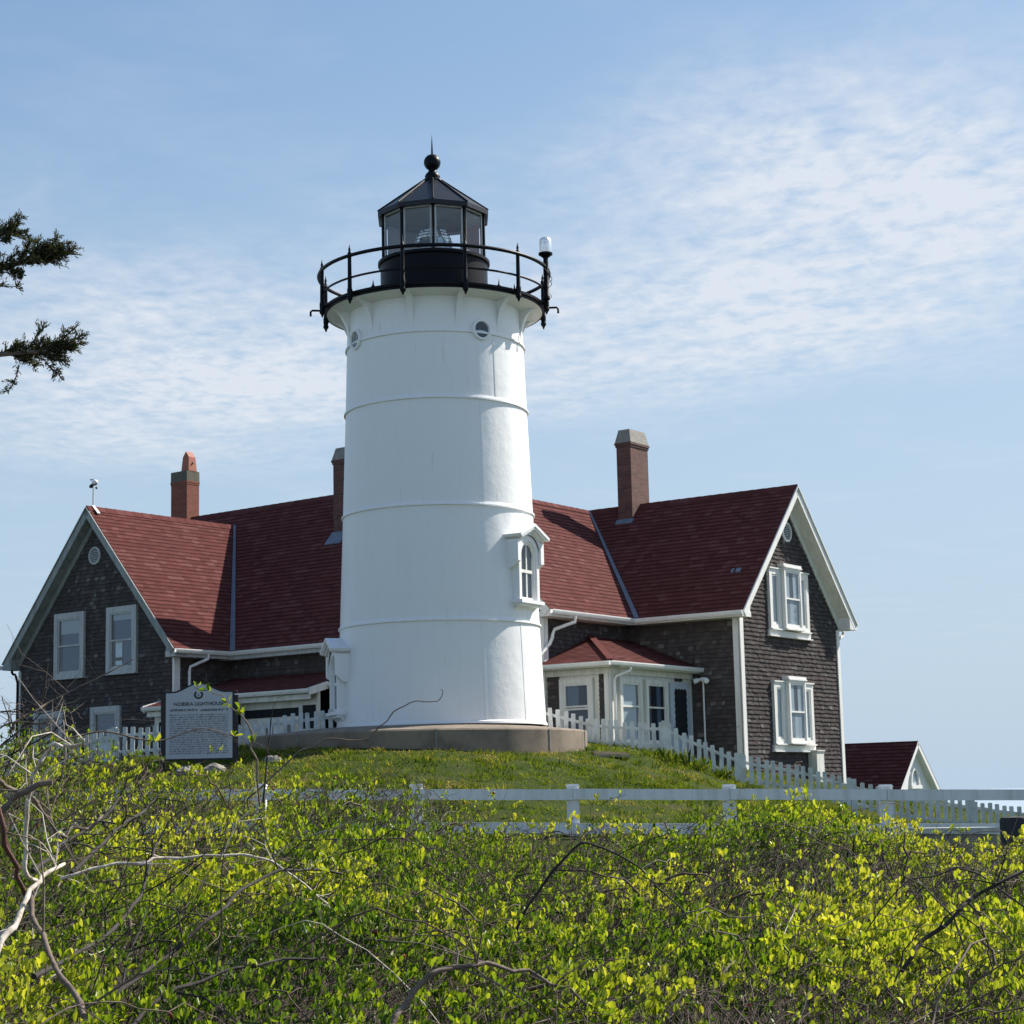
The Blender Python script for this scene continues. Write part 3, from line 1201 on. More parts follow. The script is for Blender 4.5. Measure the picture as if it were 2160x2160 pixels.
def brick_stack(par, H, a0, a1, b0, b1, zb, zt, mat, capmat, cap=.34, corbel=.10, grow=.045, taper=.07, uvs=1, name='chimney'):
    mb = MB()

    def shaft(a0, a1, b0, b1, z0, z1, m=0):
        cs = [H.q(a0, b0, 0), H.q(a1, b0, 0), H.q(a1, b1, 0), H.q(a0, b1, 0)]
        for i in range(4):
            p, q_ = cs[i], cs[(i + 1) % 4]
            L = (q_ - p).length
            mb.face([p + Z * z0, q_ + Z * z0, q_ + Z * z1, p + Z * z1], [(i * .1, z0), (L + i * .1, z0), (L + i * .1, z1), (i * .1, z1)], m=m)
        mb.face([c + Z * z1 for c in cs], [(0, 0)] * 4)
        mb.face([c + Z * z0 for c in cs[::-1]], [(0, 0)] * 4)
    shaft(a0, a1, b0, b1, zb, zt - corbel)
    g_ = grow
    shaft(a0 - g_ * .5, a1 + g_ * .5, b0 - g_ * .5, b1 + g_ * .5, zt - corbel, zt - corbel * .5)
    shaft(a0 - g_, a1 + g_, b0 - g_, b1 + g_, zt - corbel * .5, zt)
    ch = mb.build(name, mat, par)
    mb = MB()
    lo = [H.q(a, b, zt + .002) for a, b in ((a0 - g_ + .01, b0 - g_ + .01), (a1 + g_ - .01, b0 - g_ + .01), (a1 + g_ - .01, b1 + g_ - .01), (a0 - g_ + .01, b1 + g_ - .01))]
    tp = taper
    hi = [H.q(a, b, zt + cap) for a, b in ((a0 - g_ + tp, b0 - g_ + tp), (a1 + g_ - tp, b0 - g_ + tp), (a1 + g_ - tp, b1 + g_ - tp), (a0 - g_ + tp, b1 + g_ - tp))]
    mb.hexa(lo + hi)
    mb.build('chimney_cap', capmat, ch)
    return ch


# ---------------- right-hand house
HR = House(54.83, (5.346, 45.5))
A, B = HR.A, HR.B
q = HR.q
W_, HE, HRZ, OR_, OE = 5.39, 4.316, 7.675, .381, .429
A1, A2, B1 = -2.649, -5.909, 4.095
EA = A1 - OE                       # plane of the ell's side wall
EL = EA - 5.66                     # far side of the ell
hr = thing('shingled_house', 'weathered shingle house right of the lighthouse with white glazed porch and tall gable', 'house', q(0, 0, .2))

mb = MB()
gy = -.2
slope = (HRZ - HE) / (W_ / 2 + OE)
zr = lambda b: HE + slope * (min(b, W_ - b) + OE)
clad(mb, q(0, 0, 0), B, Z, A, [(0, gy), (W_, gy), (W_, zr(W_) - .06), (W_ / 2, zr(W_ / 2) - .06), (0, zr(0) - .06)], .105, .024, (.07, .17), .010, 21, rows_from=gy)
clad(mb, q(0, 0, 0), A, Z, -B, [(EA, gy), (0, gy), (0, HE + .3), (EA, HE + .3)], .105, .024, (.07, .17), .010, 22, rows_from=gy)
clad(mb, q(EA, 0, 0), B, Z, A, [(-B1 + .32, gy), (0, gy), (0, HE + .3), (-B1 + .32, HE + .3)], .105, .024, (.07, .17), .010, 23, rows_from=gy)
ew = 5.66
clad(mb, q(0, -B1 + .32, 0), A, Z, -B, [(EL, gy), (EA, gy), (EA, HE + .3), (EA - ew / 2, HRZ - .15), (EL, HE + .3)], .105, .024, (.07, .17), .010, 24, rows_from=gy)
# plain rear and far walls
mb.face([q(0, W_, gy), q(EL, W_, gy), q(EL, W_, HE + .3), q(0, W_, HE + .3)])
mb.face([q(EL, W_, gy), q(EL, -B1 + .32, gy), q(EL, -B1 + .32, HE + .3), q(EL, W_, HE + .3)])
mb.build('wall', M['wall shingle'], hr)

ell = roof_plane(HR, 'a+', A1, HE, A2, HRZ)
main = roof_plane(HR, 'b-', -OE, HE, W_ / 2, HRZ)
back = roof_plane(HR, 'b+', W_ + OE, HE, W_ / 2, HRZ)
ellb = roof_plane(HR, 'a-', 2 * A2 - A1, HE, A2, HRZ)
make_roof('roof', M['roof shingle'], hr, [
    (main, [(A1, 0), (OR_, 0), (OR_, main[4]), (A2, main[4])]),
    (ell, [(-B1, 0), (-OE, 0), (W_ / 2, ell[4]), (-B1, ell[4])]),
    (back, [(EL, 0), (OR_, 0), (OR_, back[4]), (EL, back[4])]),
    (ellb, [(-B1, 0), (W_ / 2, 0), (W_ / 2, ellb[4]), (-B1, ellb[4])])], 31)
# ridge caps
mb = MB()
for i in range(20):
    a0 = OR_ - i * .31
    if a0 < A2:
        break
    a1 = max(a0 - .33, A2)
    for sgn in (-1, 1):
        mb.face([q(a0, W_ / 2, HRZ + .03), q(a1, W_ / 2, HRZ + .022), q(a1, W_ / 2 + sgn * .13, HRZ + .022 - .13 * slope), q(a0, W_ / 2 + sgn * .13, HRZ + .03 - .13 * slope)], rnd=random.random())
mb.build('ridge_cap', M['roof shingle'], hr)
mb = MB()
for i in range(24):
    b0 = -B1 + i * .31
    if b0 > W_ / 2:
        break
    for sgn in (-1, 1):
        mb.face([q(A2, b0, HRZ + .03), q(A2, b0 + .33, HRZ + .022), q(A2 + sgn * .13, b0 + .33, HRZ + .022 - .13), q(A2 + sgn * .13, b0, HRZ + .03 - .13)], rnd=random.random())
mb.build('ridge_cap', M['roof shingle'], hr)
# valley flashing
mb = MB()
va, vb = q(A1, -OE, HE), q(A2, W_ / 2, HRZ)
Nm, Um = main[3], main[1]
mb.face([va + Nm * .03 + Um * .02, va + Nm * .03 + Um * .16, vb + Nm * .03 + Um * .07, vb + Nm * .03 + Um * .01])
mb.build('valley_flashing', M['lead flashing'], hr)
# roof vents low on the dark slope
for uu in (.0, .13):
    mb = MB()
    O_ = main[0] + main[1] * (-.42 + uu) + main[2] * (main[4] * .30)
    mb.box(O_, main[1], main[2], main[3], 0, .07 + .06 * (uu > 0), 0, .14, .0, .035)
    mb.build('roof_vent', M['lead flashing'], hr)

# eaves: gutters, soffits, friezes
mb = MB()
gutter(mb, q(A1 - .0, -OE, HE - .01), q(OR_, -OE, HE - .01), -B)
gutter(mb, q(A1, -B1, HE - .01), q(A1, -OE + .0, HE - .01), A)
mb.build('gutter', M['gutter white'], hr)
mb = MB()
mb.box(q(0, 0, 0), A, Z, -B, EA + OE, OR_ - .02, HE - .15, HE - .03, .0, OE - .005)
mb.box(q(EA, 0, 0), B, Z, A, -B1 + .02, -.42, HE - .16, HE - .035, .0, OE - .005)
mb.build('soffit', M['trim white'], hr)
# gable trim: rake boards, sloping soffit, frieze
mb = MB()
sl = Vector((0, 0, 0))
for sgn in (-1, 1):
    e0 = q(0, W_ / 2, HRZ)
    e1 = q(0, W_ / 2 + sgn * (W_ / 2 + OE), HE)
    t = (e1 - e0).normalized()
    nrm = (Z - t * Z.dot(t)).normalized()
    L = (e1 - e0).length
    mb.box(e0, t, nrm, A, .02, L, -.20, -.03, OR_ - .035, OR_ + .0)         # rake board
    mb.box(e0, t, nrm, A, .02, L + .0, -.027, -.004, OR_ - .03, OR_ + .035)   # drip moulding
    mb.box(e0, t, nrm, A, .12, L - .05, -.19, -.16, .02, OR_ - .036)          # sloping soffit
    mb.box(e0, t, nrm, A, .25, L - .25, -.36, -.195, .0, .045)                # frieze on the wall
mb.build('rake_board', M['trim white'], hr)
# boxed eave return on the seaward corner
mb = MB()
mb.prism([q(-.1, W_, HE + .28), q(-.1, W_, HE - .13), q(-.1, W_ + OE, HE - .13), q(-.1, W_ + OE, HE - .06)], A * (OR_ + .095))
mb.build('eave_return', M['trim white'], hr)
mb = MB()
mb.prism([q(-.1, 0, HE + .26), q(-.1, 0, HE - .10), q(-.1, -OE, HE - .10), q(-.1, -OE, HE - .06)], A * (OR_ + .06))
mb.build('eave_return', M['trim white'], hr)
mb = MB()
mb.box(q(0, 0, 0), B, Z, A, -.03, .16, gy, HE - .12, .0, .05)
mb.box(q(0, 0, 0), A, Z, -B, -.14, .05, gy, HE - .12, .0, .03)
mb.build('corner_board', M['trim white'], hr)
mb = MB()
mb.box(q(0, 0, 0), B, Z, A, W_ - .13, W_ + .03, gy, HE - .14, .0, .045)
mb.build('corner_board', M['trim white'], hr)
mb = MB()
mb.box(q(EA, 0, 0), B, Z, A, -B1 + .30, -B1 + .46, gy, HE - .12, .0, .045)
mb.box(q(0, -B1 + .32, 0), A, Z, -B, EA - .14, EA + .045, gy, HE - .1, .0, .03)
mb.build('corner_board', M['trim white'], hr)
# ell gable rake seen edge-on beside the tower
mb = MB()
e0, e1 = q(A2, -B1, HRZ), q(A1, -B1, HE)
t = (e1 - e0).normalized()
nrm = (Z - t * Z.dot(t)).normalized()
mb.box(e0, t, nrm, -B, 0, (e1 - e0).length, -.2, -.01, -.03, .02)
mb.box(e0, t, nrm, -B, 0.1, (e1 - e0).length - .05, -.19, -.165, -.33, -.031)
mb.build('rake_board', M['trim white'], hr)
# downpipe at the ell corner with its two elbows
mb = MB()
p0 = q(A1 + .03, -B1 + 1.0, HE - .1)
pts = [p0, p0 - Z * .14, q(EA + .12, -B1 + .62, HE - .42), q(EA + .11, -B1 + .55, HE - .55), q(EA + .11, -B1 + .55, 3.72), q(EA + .12, -B1 + .42, 3.55), q(EA + .15, -B1 - .12, 3.22), q(EA + .15, -B1 - .14, 3.05)]
mb.tube(pts, .042, 8)
mb.build('downpipe', M['gutter white'], hr, 60)
mb = MB()
p0 = q(-.05, W_ + OE + .04, HE - .12)
mb.tube([p0, p0 - Z * .1, q(-.05, W_ + .24, HE - .33), q(-.05, W_ + .08, HE - .38), q(-.05, W_ + .06, HE - .6), q(-.05, W_ + .06, gy + .2)], .04, 8)
mb.build('downpipe', M['gutter white'], hr, 60)
vent(hr, q(0, 0, 0), B, A, W_ / 2, 6.516, .255)
# triple windows of the gable: the middle one stands forward under its own cap
WIN_C = [(0.0, .36, 0, 1, 'curtain'), (.62, 1, 0, 1, 'curtain'), (0, 1, .0, .52, 'curtain')]
for (z0, z1, t_) in ((4.02, 5.50, 'upper'), (1.20, 2.70, 'lower')):
    u0, u1 = 1.53, 3.64
    ua, ub = u0 + .60, u1 - .58
    window(hr, q(0, 0, 0), B, A, u0, ua, z0, z1, .13, .5, 'trim white', [(0, 1, 0, 1, 'curtain')], True, 0, None, 0, meet=False)
    window(hr, q(0, 0, 0), B, A, ub, u1, z0, z1, .13, .5, 'trim white', [(0, 1, 0, 1, 'curtain')], True, 0, None, 0, meet=False)
    window(hr, q(0, 0, 0), B, A, ua + .01, ub - .01, z0 + .02, z1 + .06, .07, .5, 'trim white', WIN_C, True, .10)
    mb = MB()
    mb.box(q(0, 0, 0), B, Z, A, u0 - .06, u1 + .05, z0 - .17, z0 - .037, -.0, .075)
    mb.box(q(0, 0, 0), B, Z, A, u0 - .10, u1 + .09, z0 - .20, z0 - .171, -.0, .12)
    mb.build('window_apron', M['trim white'], hr)
    mb = MB()
    mb.box(q(0, 0, 0), B, Z, A, ua - .02, ub + .02, z1 + .097, z1 + .16, -.0, .20)
    mb.build('window_cap', M['trim white'], hr)
# grey meter box at the foot of the gable wall
mb = MB()
mb.box(q(0, 0, 0), B, Z, A, 3.35, 3.75, .2, 1.02, .02, .26)
mb.box(q(0, 0, 0), B, Z, A, 3.32, 3.78, 1.021, 1.05, .0, .29)
mb.build('meter_box', M['porch white'], hr)
# twin floodlight on a conduit beside the porch
mb = MB()
fa = -.98
mb.tube([q(fa, -.06, .3), q(fa, -.06, 2.72)], .022, 8)
mb.box(q(fa, 0, 0), A, Z, -B, -.06, .06, 2.70, 2.80, .0, .09)
fl = mb.build('conduit', M['gutter white'], hr)
for sg in (-1, 1):
    mb = MB()
    a = q(fa + sg * .03, -.09, 2.76)
    dirv = (A * sg * .9 - B * .7 - Z * .35).normalized()
    mb.tube([a, a + dirv * .05, a + dirv * .10, a + dirv * .17, a + dirv * .20], [.03, .032, .06, .068, .062], 12)
    mb.build('floodlight', M['lamp white'], fl, 50)

brick_stack(hr, HR, -4.70, -4.26, 2.29, 3.17, 7.0, 9.33, M['brick'], M['brick cap'], .36, .12, .04, .09)
mb = MB()
P_ = roof_plane(HR, 'b-', -OE, HE, W_ / 2, HRZ)
O_ = P_[0]
vv = (2.29 + OE) / (W_ / 2 + OE) * P_[4]
mb.box(O_, P_[1], P_[2], P_[3], -4.74, -4.22, vv - .16, vv + .02, .0, .03)
mb.build('chimney_flashing', M['lead flashing'], hr)

# glazed porch in the corner of the ell
PA, PB = -1.36, -3.70
PE, PZ = 3.03, .55                 # eave height, floor
mb = MB()
mb.box(q(0, 0, 0), A, Z, -B, EA - 1.2, PA, PZ - .6, PE - .08, -PB - .10, -PB)
mb.box(q(0, 0, 0), B, Z, A, PB + .101, -.0, PZ - .6, PE - .08, PA - .10, PA)
pw = mb.build('porch_wall', M['porch white'], hr)
mb = MB()
clad(mb, q(0, PB, 0), A, Z, -B, [(EA - 1.2, PZ - .6), (-2.70, PZ - .6), (-2.70, 2.80), (EA - 1.2, 2.80)], .105, .024, (.07, .17), .010, 41, rows_from=PZ - .6)
clad(mb, q(0, PB, 0), A, Z, -B, [(-1.62, PZ - .6), (-1.47, PZ - .6), (-1.47, 2.81), (-1.62, 2.81)], .105, .024, (.07, .17), .010, 42, rows_from=PZ - .6)
mb.build('porch_shingles', M['wall shingle'], hr)
mb = MB()
mb.box(q(0, 0, 0), A, Z, -B, PA - .11, PA + .04, PZ - .6, PE - .09, -PB + .001, -PB + .03)
mb.box(q(0, 0, 0), B, Z, A, PB - .03, PB + .16, PZ - .6, PE - .09, PA + .001, PA + .03)
mb.box(q(0, 0, 0), B, Z, A, -.14, -.02, PZ - .6, PE - .09, PA + .001, PA + .035)
mb.build('corner_post', M['trim white'], hr)
# windows of the porch
wn = window(hr, q(0, PB, 0), A, -B, -2.66, -1.74, 1.15, 2.70, .12, .61, 'porch white', [(.10, .55, .62, 1, 'blind')], False)
mb = MB()
mb.box(q(0, PB, 0), A, Z, -B, -2.54, -1.86, 1.98, 2.025, .03, .07)
mb.build('sash', M['porch white'], wn)
window(hr, q(PA, 0, 0), B, A, -3.36, -2.40, 1.15, 2.69, .10, .60, 'porch white', [(0, .85, .0, 1, 'curtain')], False)
window(hr, q(PA, 0, 0), B, A, -2.22, -1.24, 1.15, 2.68, .09, .60, 'porch white', [(.55, .78, .0, 1, 'blind')], False)
mb = MB()
mb.box(q(PA, 0, 0), B, Z, A, -1.21, -1.14, .8, 2.68, .002, .008)
mb.build('wall_joint', M['interior dark'], hr)
# storm door with a scalloped dark light
dr = MB()
dr.box(q(PA, 0, 0), B, Z, A, -1.06, -.15, .55, 2.66, .002, .05)
do = dr.build('door', M['door grey'], hr)
mb = MB()
sc = []
nsc = 7
u0, u1, z0, z1 = -.86, -.33, 1.42, 2.49
for i in range(41):
    t = i / 40
    sc.append((u0 + (u1 - u0) * t, z0 - .035 * abs(math.sin(t * math.pi * 4))))
for i in range(81):
    t = i / 80
    sc.append((u1 + .03 * abs(math.sin(t * math.pi * 7)), z0 + (z1 - z0) * t))
for i in range(41):
    t = i / 40
    sc.append((u1 + (u0 - u1) * t, z1 + .04 * abs(math.sin(t * math.pi * 4))))
for i in range(81):
    t = i / 80
    sc.append((u0 - .03 * abs(math.sin(t * math.pi * 7)), z1 + (z0 - z1) * t))
mb.face([q(PA, 0, 0) + B * u + Z * z + A * .053 for u, z in sc])
mb.build('door_light', M['interior dark'], do)
mb = MB()
mb.tube([q(PA + .06, -.97, 1.58), q(PA + .12, -.97, 1.58), q(PA + .12, -.90, 1.58)], .018, 8)
mb.build('handle', M['black iron'], do, 50)
mb = MB()
mb.box(q(PA, 0, 0), B, Z, A, -.78, -.45, 2.70, 2.80, .002, .03)
mb.build('door_plaque', M['dark timber'], hr)
# porch roof: hipped, leaning on the ell
PT = 3.83
porchE = [q(PA + .31, PB - .38, PE), q(EA, PB - .38, PE), q(EA, -1.76, PT), q(PA + .31, .0, PE), q(EA, 0.0, PT)]
O1 = q(EA, PB - .38, PE)
d1 = q(EA, -1.76, PT) - O1
N1 = A.cross(d1.normalized())
N1 = N1 if N1.z > 0 else -N1
L1 = d1.length
O2 = q(PA + .31, PB - .38, PE)
d2v = -A * (PA + .31 - EA) + Z * (PT - PE)
L2 = d2v.length
N2 = B.cross(d2v.normalized())
N2 = N2 if N2.z > 0 else -N2
wd = PA + .31 - EA
dep = -1.76 - (PB - .38)
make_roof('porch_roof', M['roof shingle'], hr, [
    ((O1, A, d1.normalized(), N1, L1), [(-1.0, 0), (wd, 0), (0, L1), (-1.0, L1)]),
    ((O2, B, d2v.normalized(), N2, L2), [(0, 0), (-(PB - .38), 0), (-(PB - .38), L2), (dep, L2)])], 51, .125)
mb = MB()
mb.bar(q(PA + .31, PB - .38, PE + .03), q(EA, -1.76, PT + .03), .16, .03, N1 + N2)
mb.build('hip_cap', M['roof shingle'], hr)
mb = MB()
gutter(mb, q(PA + .31 + .0, PB - .38, PE - .005), q(EA - .9, PB - .38, PE - .005), -B, .10, .09)
gutter(mb, q(PA + .31, PB - .38 - .09, PE - .005), q(PA + .31, .06, PE - .005), A, .10, .09)
mb.build('porch_gutter', M['gutter white'], hr)
mb = MB()
mb.box(q(0, 0, 0), A, Z, -B, EA - .9, PA + .29, PE - .13, PE - .075, -PB + .0, -PB + .36)
mb.box(q(0, 0, 0), B, Z, A, PB - .3, .0, PE - .131, PE - .076, PA + .0, PA + .29)
mb.box(q(0, 0, 0), A, Z, -B, EA - .9, PA + .05, PE - .26, PE - .132, -PB + .031, -PB + .06)
mb.box(q(0, 0, 0), B, Z, A, PB - .03, .0, PE - .26, PE - .133, PA + .036, PA + .06)
mb.build('porch_frieze', M['porch white'], hr)
mb = MB()
p0 = q(PA + .33, PB + .42, PE - .1)
mb.tube([p0, p0 - Z * .08, q(PA + .10, PB + .14, PE - .33), q(PA + .08, PB + .12, PE - .42), q(PA + .08, PB + .12, .8)], .034, 8)
mb.build('downpipe', M['gutter white'], hr, 60)

# ---------------- left-hand house
HL = House(52.133, (-8.497, 47.5))
A, B = HL.A, HL.B
q = HL.q
WL, HEL, HRL, ORL, OEL = 6.092, 3.884, 7.804, .324, .355
MB_, MH = 5.384, 8.33
JB = 1.528
MW = JB + OEL
MEND = 4.3
hl = thing('gabled_house', 'dark shingled house left of the lighthouse with red roofs, two chimneys and a road-side gable', 'house', q(0, 0, .5))
sl_ = (HRL - HEL) / (WL / 2 + OEL)
zl = lambda a: HEL + sl_ * (min(-a, WL + a) + OEL)
gy = .2
mb = MB()
clad(mb, q(0, 0, 0), A, Z, -B, [(-WL, gy), (0, gy), (0, zl(0) - .06), (-WL / 2, zl(-WL / 2) - .06), (-WL, zl(-WL) - .06)], .105, .024, (.07, .17), .010, 61, rows_from=gy)
clad(mb, q(0, 0, 0), B, Z, A, [(0, gy), (MW, gy), (MW, HEL + .3), (0, HEL + .3)], .105, .024, (.07, .17), .010, 62, rows_from=gy)
clad(mb, q(0, MW, 0), A, Z, -B, [(0, gy), (MEND, gy), (MEND, HEL + .3), (0, HEL + .3)], .105, .024, (.07, .17), .010, 63, rows_from=gy)
MWB = 2 * MB_ - MW
mb.face([q(MEND, MW, gy), q(MEND, MWB, gy), q(MEND, MWB, HEL + .3), q(MEND, MB_, MH - .1), q(MEND, MW, HEL + .3)])
mb.face([q(-WL, 0, gy), q(-WL, MWB, gy), q(-WL, MWB, HEL + .3), q(-WL, 0, HEL + .3)])
mb.face([q(-WL, MWB, gy), q(MEND, MWB, gy), q(MEND, MWB, HEL + .3), q(-WL, MWB, HEL + .3)])
mb.build('wall', M['wall shingle'], hl)
ellR = roof_plane(HL, 'a+', OEL, HEL, -WL / 2, HRL)
ellL = roof_plane(HL, 'a-', -WL - OEL, HEL, -WL / 2, HRL)
mainL = roof_plane(HL, 'b-', JB, HEL, MB_, MH)
backL = roof_plane(HL, 'b+', 2 * MB_ - JB, HEL, MB_, MH)
LV = mainL[4] * (HRL - HEL) / (MH - HEL)
bt = JB + (MB_ - JB) * (HRL - HEL) / (MH - HEL)
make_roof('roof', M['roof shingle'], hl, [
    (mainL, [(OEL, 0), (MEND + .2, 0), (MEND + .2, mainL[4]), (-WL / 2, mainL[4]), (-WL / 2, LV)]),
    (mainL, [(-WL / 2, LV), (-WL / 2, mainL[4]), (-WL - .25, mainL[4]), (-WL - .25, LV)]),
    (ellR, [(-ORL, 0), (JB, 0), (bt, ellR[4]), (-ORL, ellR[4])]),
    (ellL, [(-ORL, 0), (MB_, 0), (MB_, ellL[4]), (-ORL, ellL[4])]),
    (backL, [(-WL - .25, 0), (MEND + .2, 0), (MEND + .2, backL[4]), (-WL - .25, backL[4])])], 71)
mb = MB()
b0 = -ORL
while b0 < bt:
    for sgn in (-1, 1):
        mb.face([q(-WL / 2, b0, HRL + .032), q(-WL / 2, b0 + .33, HRL + .024), q(-WL / 2 + sgn * .13, b0 + .33, HRL + .024 - .15), q(-WL / 2 + sgn * .13, b0, HRL + .032 - .15)], rnd=random.random())
    b0 += .31
mb.build('ridge_cap', M['roof shingle'], hl)
mb = MB()
a0 = -WL - .25
while a0 < MEND:
    for sgn in (-1, 1):
        mb.face([q(a0, MB_, MH + .03), q(a0 + .33, MB_, MH + .022), q(a0 + .33, MB_ + sgn * .13, MH + .022 - .15), q(a0, MB_ + sgn * .13, MH + .03 - .15)], rnd=random.random())
    a0 += .31
mb.build('ridge_cap', M['roof shingle'], hl)
mb = MB()
va, vb = q(OEL, JB, HEL), q(-WL / 2, bt, HRL)
Nm, Um = mainL[3], mainL[1]
mb.face([va + Nm * .03 + Um * .04, va + Nm * .03 + Um * .24, vb + Nm * .03 + Um * .12, vb + Nm * .03 + Um * .03])
mb.build('valley_flashing', M['lead flashing'], hl)
mb = MB()
gutter(mb, q(OEL, -ORL, HEL - .01), q(OEL, JB, HEL - .01), A)
gutter(mb, q(OEL, JB, HEL - .012), q(MEND + .2, JB, HEL - .012), -B)
mb.build('gutter', M['gutter white'], hl)
mb = MB()
gutter(mb, q(-WL - OEL, -ORL - .12, HEL - .04), q(-WL - OEL, MB_, HEL - .04), -A)
mb.build('gutter', M['gutter white'], hl)
mb = MB()
mb.box(q(0, 0, 0), B, Z, A, -ORL + .02, JB + .0, HEL - .20, HEL - .05, .0, OEL - .01)
mb.box(q(0, MW, 0), A, Z, -B, .02, MEND + .2, HEL - .22, HEL - .06, .0, OEL - .01)
mb.build('soffit', M['old trim'], hl)
mb = MB()
for sgn in (-1, 1):
    e0 = q(-WL / 2, 0, HRL)
    e1 = q(-WL / 2 + sgn * (WL / 2 + OEL), 0, HEL)
    t = (e1 - e0).normalized()
    nrm = (Z - t * Z.dot(t)).normalized()
    L = (e1 - e0).length
    mb.box(e0, t, nrm, -B, .02, L, -.20, -.03, ORL - .035, ORL)
    mb.box(e0, t, nrm, -B, .02, L, -.026, -.004, ORL - .03, ORL + .035)
    mb.box(e0, t, nrm, -B, .12, L - .05, -.19, -.16, .02, ORL - .036)
    mb.box(e0, t, nrm, -B, .22, L - .2, -.33, -.195, .0, .05)
mb.build('rake_board', M['rake grey'], hl)
mb = MB()
mb.prism([q(-WL, .1, HEL + .30), q(-WL, .1, HEL - .16), q(-WL - OEL, .1, HEL - .16), q(-WL - OEL, .1, HEL - .08)], -B * (ORL + .095))
mb.build('eave_return', M['rake grey'], hl)
mb = MB()
mb.prism([q(0, .1, HEL + .26), q(0, .1, HEL - .16), q(OEL, .1, HEL - .16), q(OEL, .1, HEL - .08)], -B * (ORL + .06))
mb.build('eave_return', M['rake grey'], hl)
mb = MB()
mb.box(q(0, 0, 0), A, Z, -B, -.03, .0, gy, HEL - .19, .0, .04)
mb.box(q(0, 0, 0), B, Z, A, -.04, .15, gy, HEL - .19, .0, .045)
mb.build('corner_board', M['trim white'], hl)
mb = MB()
mb.box(q(0, 0, 0), A, Z, -B, -WL - .03, -WL + .06, gy, HEL - .19, .0, .04)
mb.build('corner_board', M['trim white'], hl)
mb = MB()
p0 = q(OEL + .03, .78, HEL - .1)
mb.tube([p0, p0 - Z * .12, q(.12, .42, HEL - .42), q(.11, .40, HEL - .52), q(.11, .40, 1.2)], .040, 8)
mb.build('downpipe', M['gutter white'], hl, 60)
mb = MB()
p0 = q(-WL - .2, -.12, HEL - .14)
mb.tube([p0, p0 - Z * .08, p0 + A * .06 - Z * .13, p0 + A * .14 - Z * .13, q(-WL - .03, -.06, HEL - .5), q(-WL - .03, -.06, 1.0)], .035, 8)
mb.build('downpipe', M['black iron'], hl, 60)
vent(hl, q(0, 0, 0), A, -B, -WL / 2, 6.533, .235)
BL = [(0, 1, .72, 1, 'blind'), (.14, 1, .0, .30, 'blind'), (.14, 1, .30, .72, 'blind')]
window(hl, q(0, 0, 0), A, -B, -WL + 1.50, -WL + 2.70, 3.40, 5.11, .15, .5, 'old trim', [(.1, 1, .72, 1, 'curtain'), (.18, 1, 0, .72, 'blind')], False)
window(hl, q(0, 0, 0), A, -B, -WL + 3.59, -WL + 4.75, 3.41, 5.12, .15, .5, 'old trim', [(.1, 1, .86, 1, 'curtain'), (.18, 1, .45, .86, 'blind'), (.20, .50, .20, .52, 'paper'), (.20, .50, .06, .14, 'paper'), (.55, 1, 0, .45, 'blind')], False)
window(hl, q(0, 0, 0), A, -B, -5.41, -4.19, .85, 2.58, .15, .5, 'old trim', [(.38, .95, .12, .62, 'paper')], False)
window(hl, q(0, 0, 0), A, -B, -3.10, -1.95, .85, 2.59, .15, .5, 'old trim', [(.15, 1, .6, 1, 'blind'), (.15, 1, .1, .58, 'paper')], False)

c1 = brick_stack(hl, HL, -5.95, -5.27, 5.20, 5.68, 7.4, 9.42, M['brick orange'], paint('sooty cap', (.13, .12, .09), .9, .2, (.08, .07, .055), 7, False, .008), .30, .10, .016, .012)
mb = MB()
ca, cb, cz = -5.42, 5.42, 9.72
w0 = .16
lo = [q(ca - w0, cb - w0, cz), q(ca + w0, cb - w0, cz), q(ca + w0, cb + w0, cz), q(ca - w0, cb + w0, cz)]
hi = [q(ca - w0 * .8, cb - w0 * .8, cz + .42), q(ca + w0 * .8, cb - w0 * .8, cz + .42), q(ca + w0 * .8, cb + w0 * .8, cz + .42), q(ca - w0 * .8, cb + w0 * .8, cz + .42)]
mb.hexa(lo + hi)
mb.prism([hi[0], hi[1], (hi[0] + hi[1]) / 2 + Z * .17], hi[3] - hi[0])
mb.build('chimney_pot', M['copper pot'], c1)
mb = MB()
mb.lathe([(.0, 0), (.035, 0)], 12, tuple(q(ca + w0 * .92, cb, cz + .22)))
mb.face([q(ca + w0 * .90, cb, cz + .22) + B * (.035 * math.cos(i * math.pi / 6)) + Z * (.05 * math.sin(i * math.pi / 6)) for i in range(12)])
mb.build('pot_hole', M['interior dark'], c1)
brick_stack(hl, HL, 1.43, 1.88, 4.29, 5.17, 6.6, 9.03, M['brick'], M['brick cap'], .33, .12, .04, .09)
mb = MB()
vv = (4.29 - JB) / (MB_ - JB) * mainL[4]
mb.box(mainL[0], mainL[1], mainL[2], mainL[3], 1.38, 1.93, vv - .45, vv + .02, .0, .03)
mb.build('chimney_flashing', M['lead flashing'], hl)

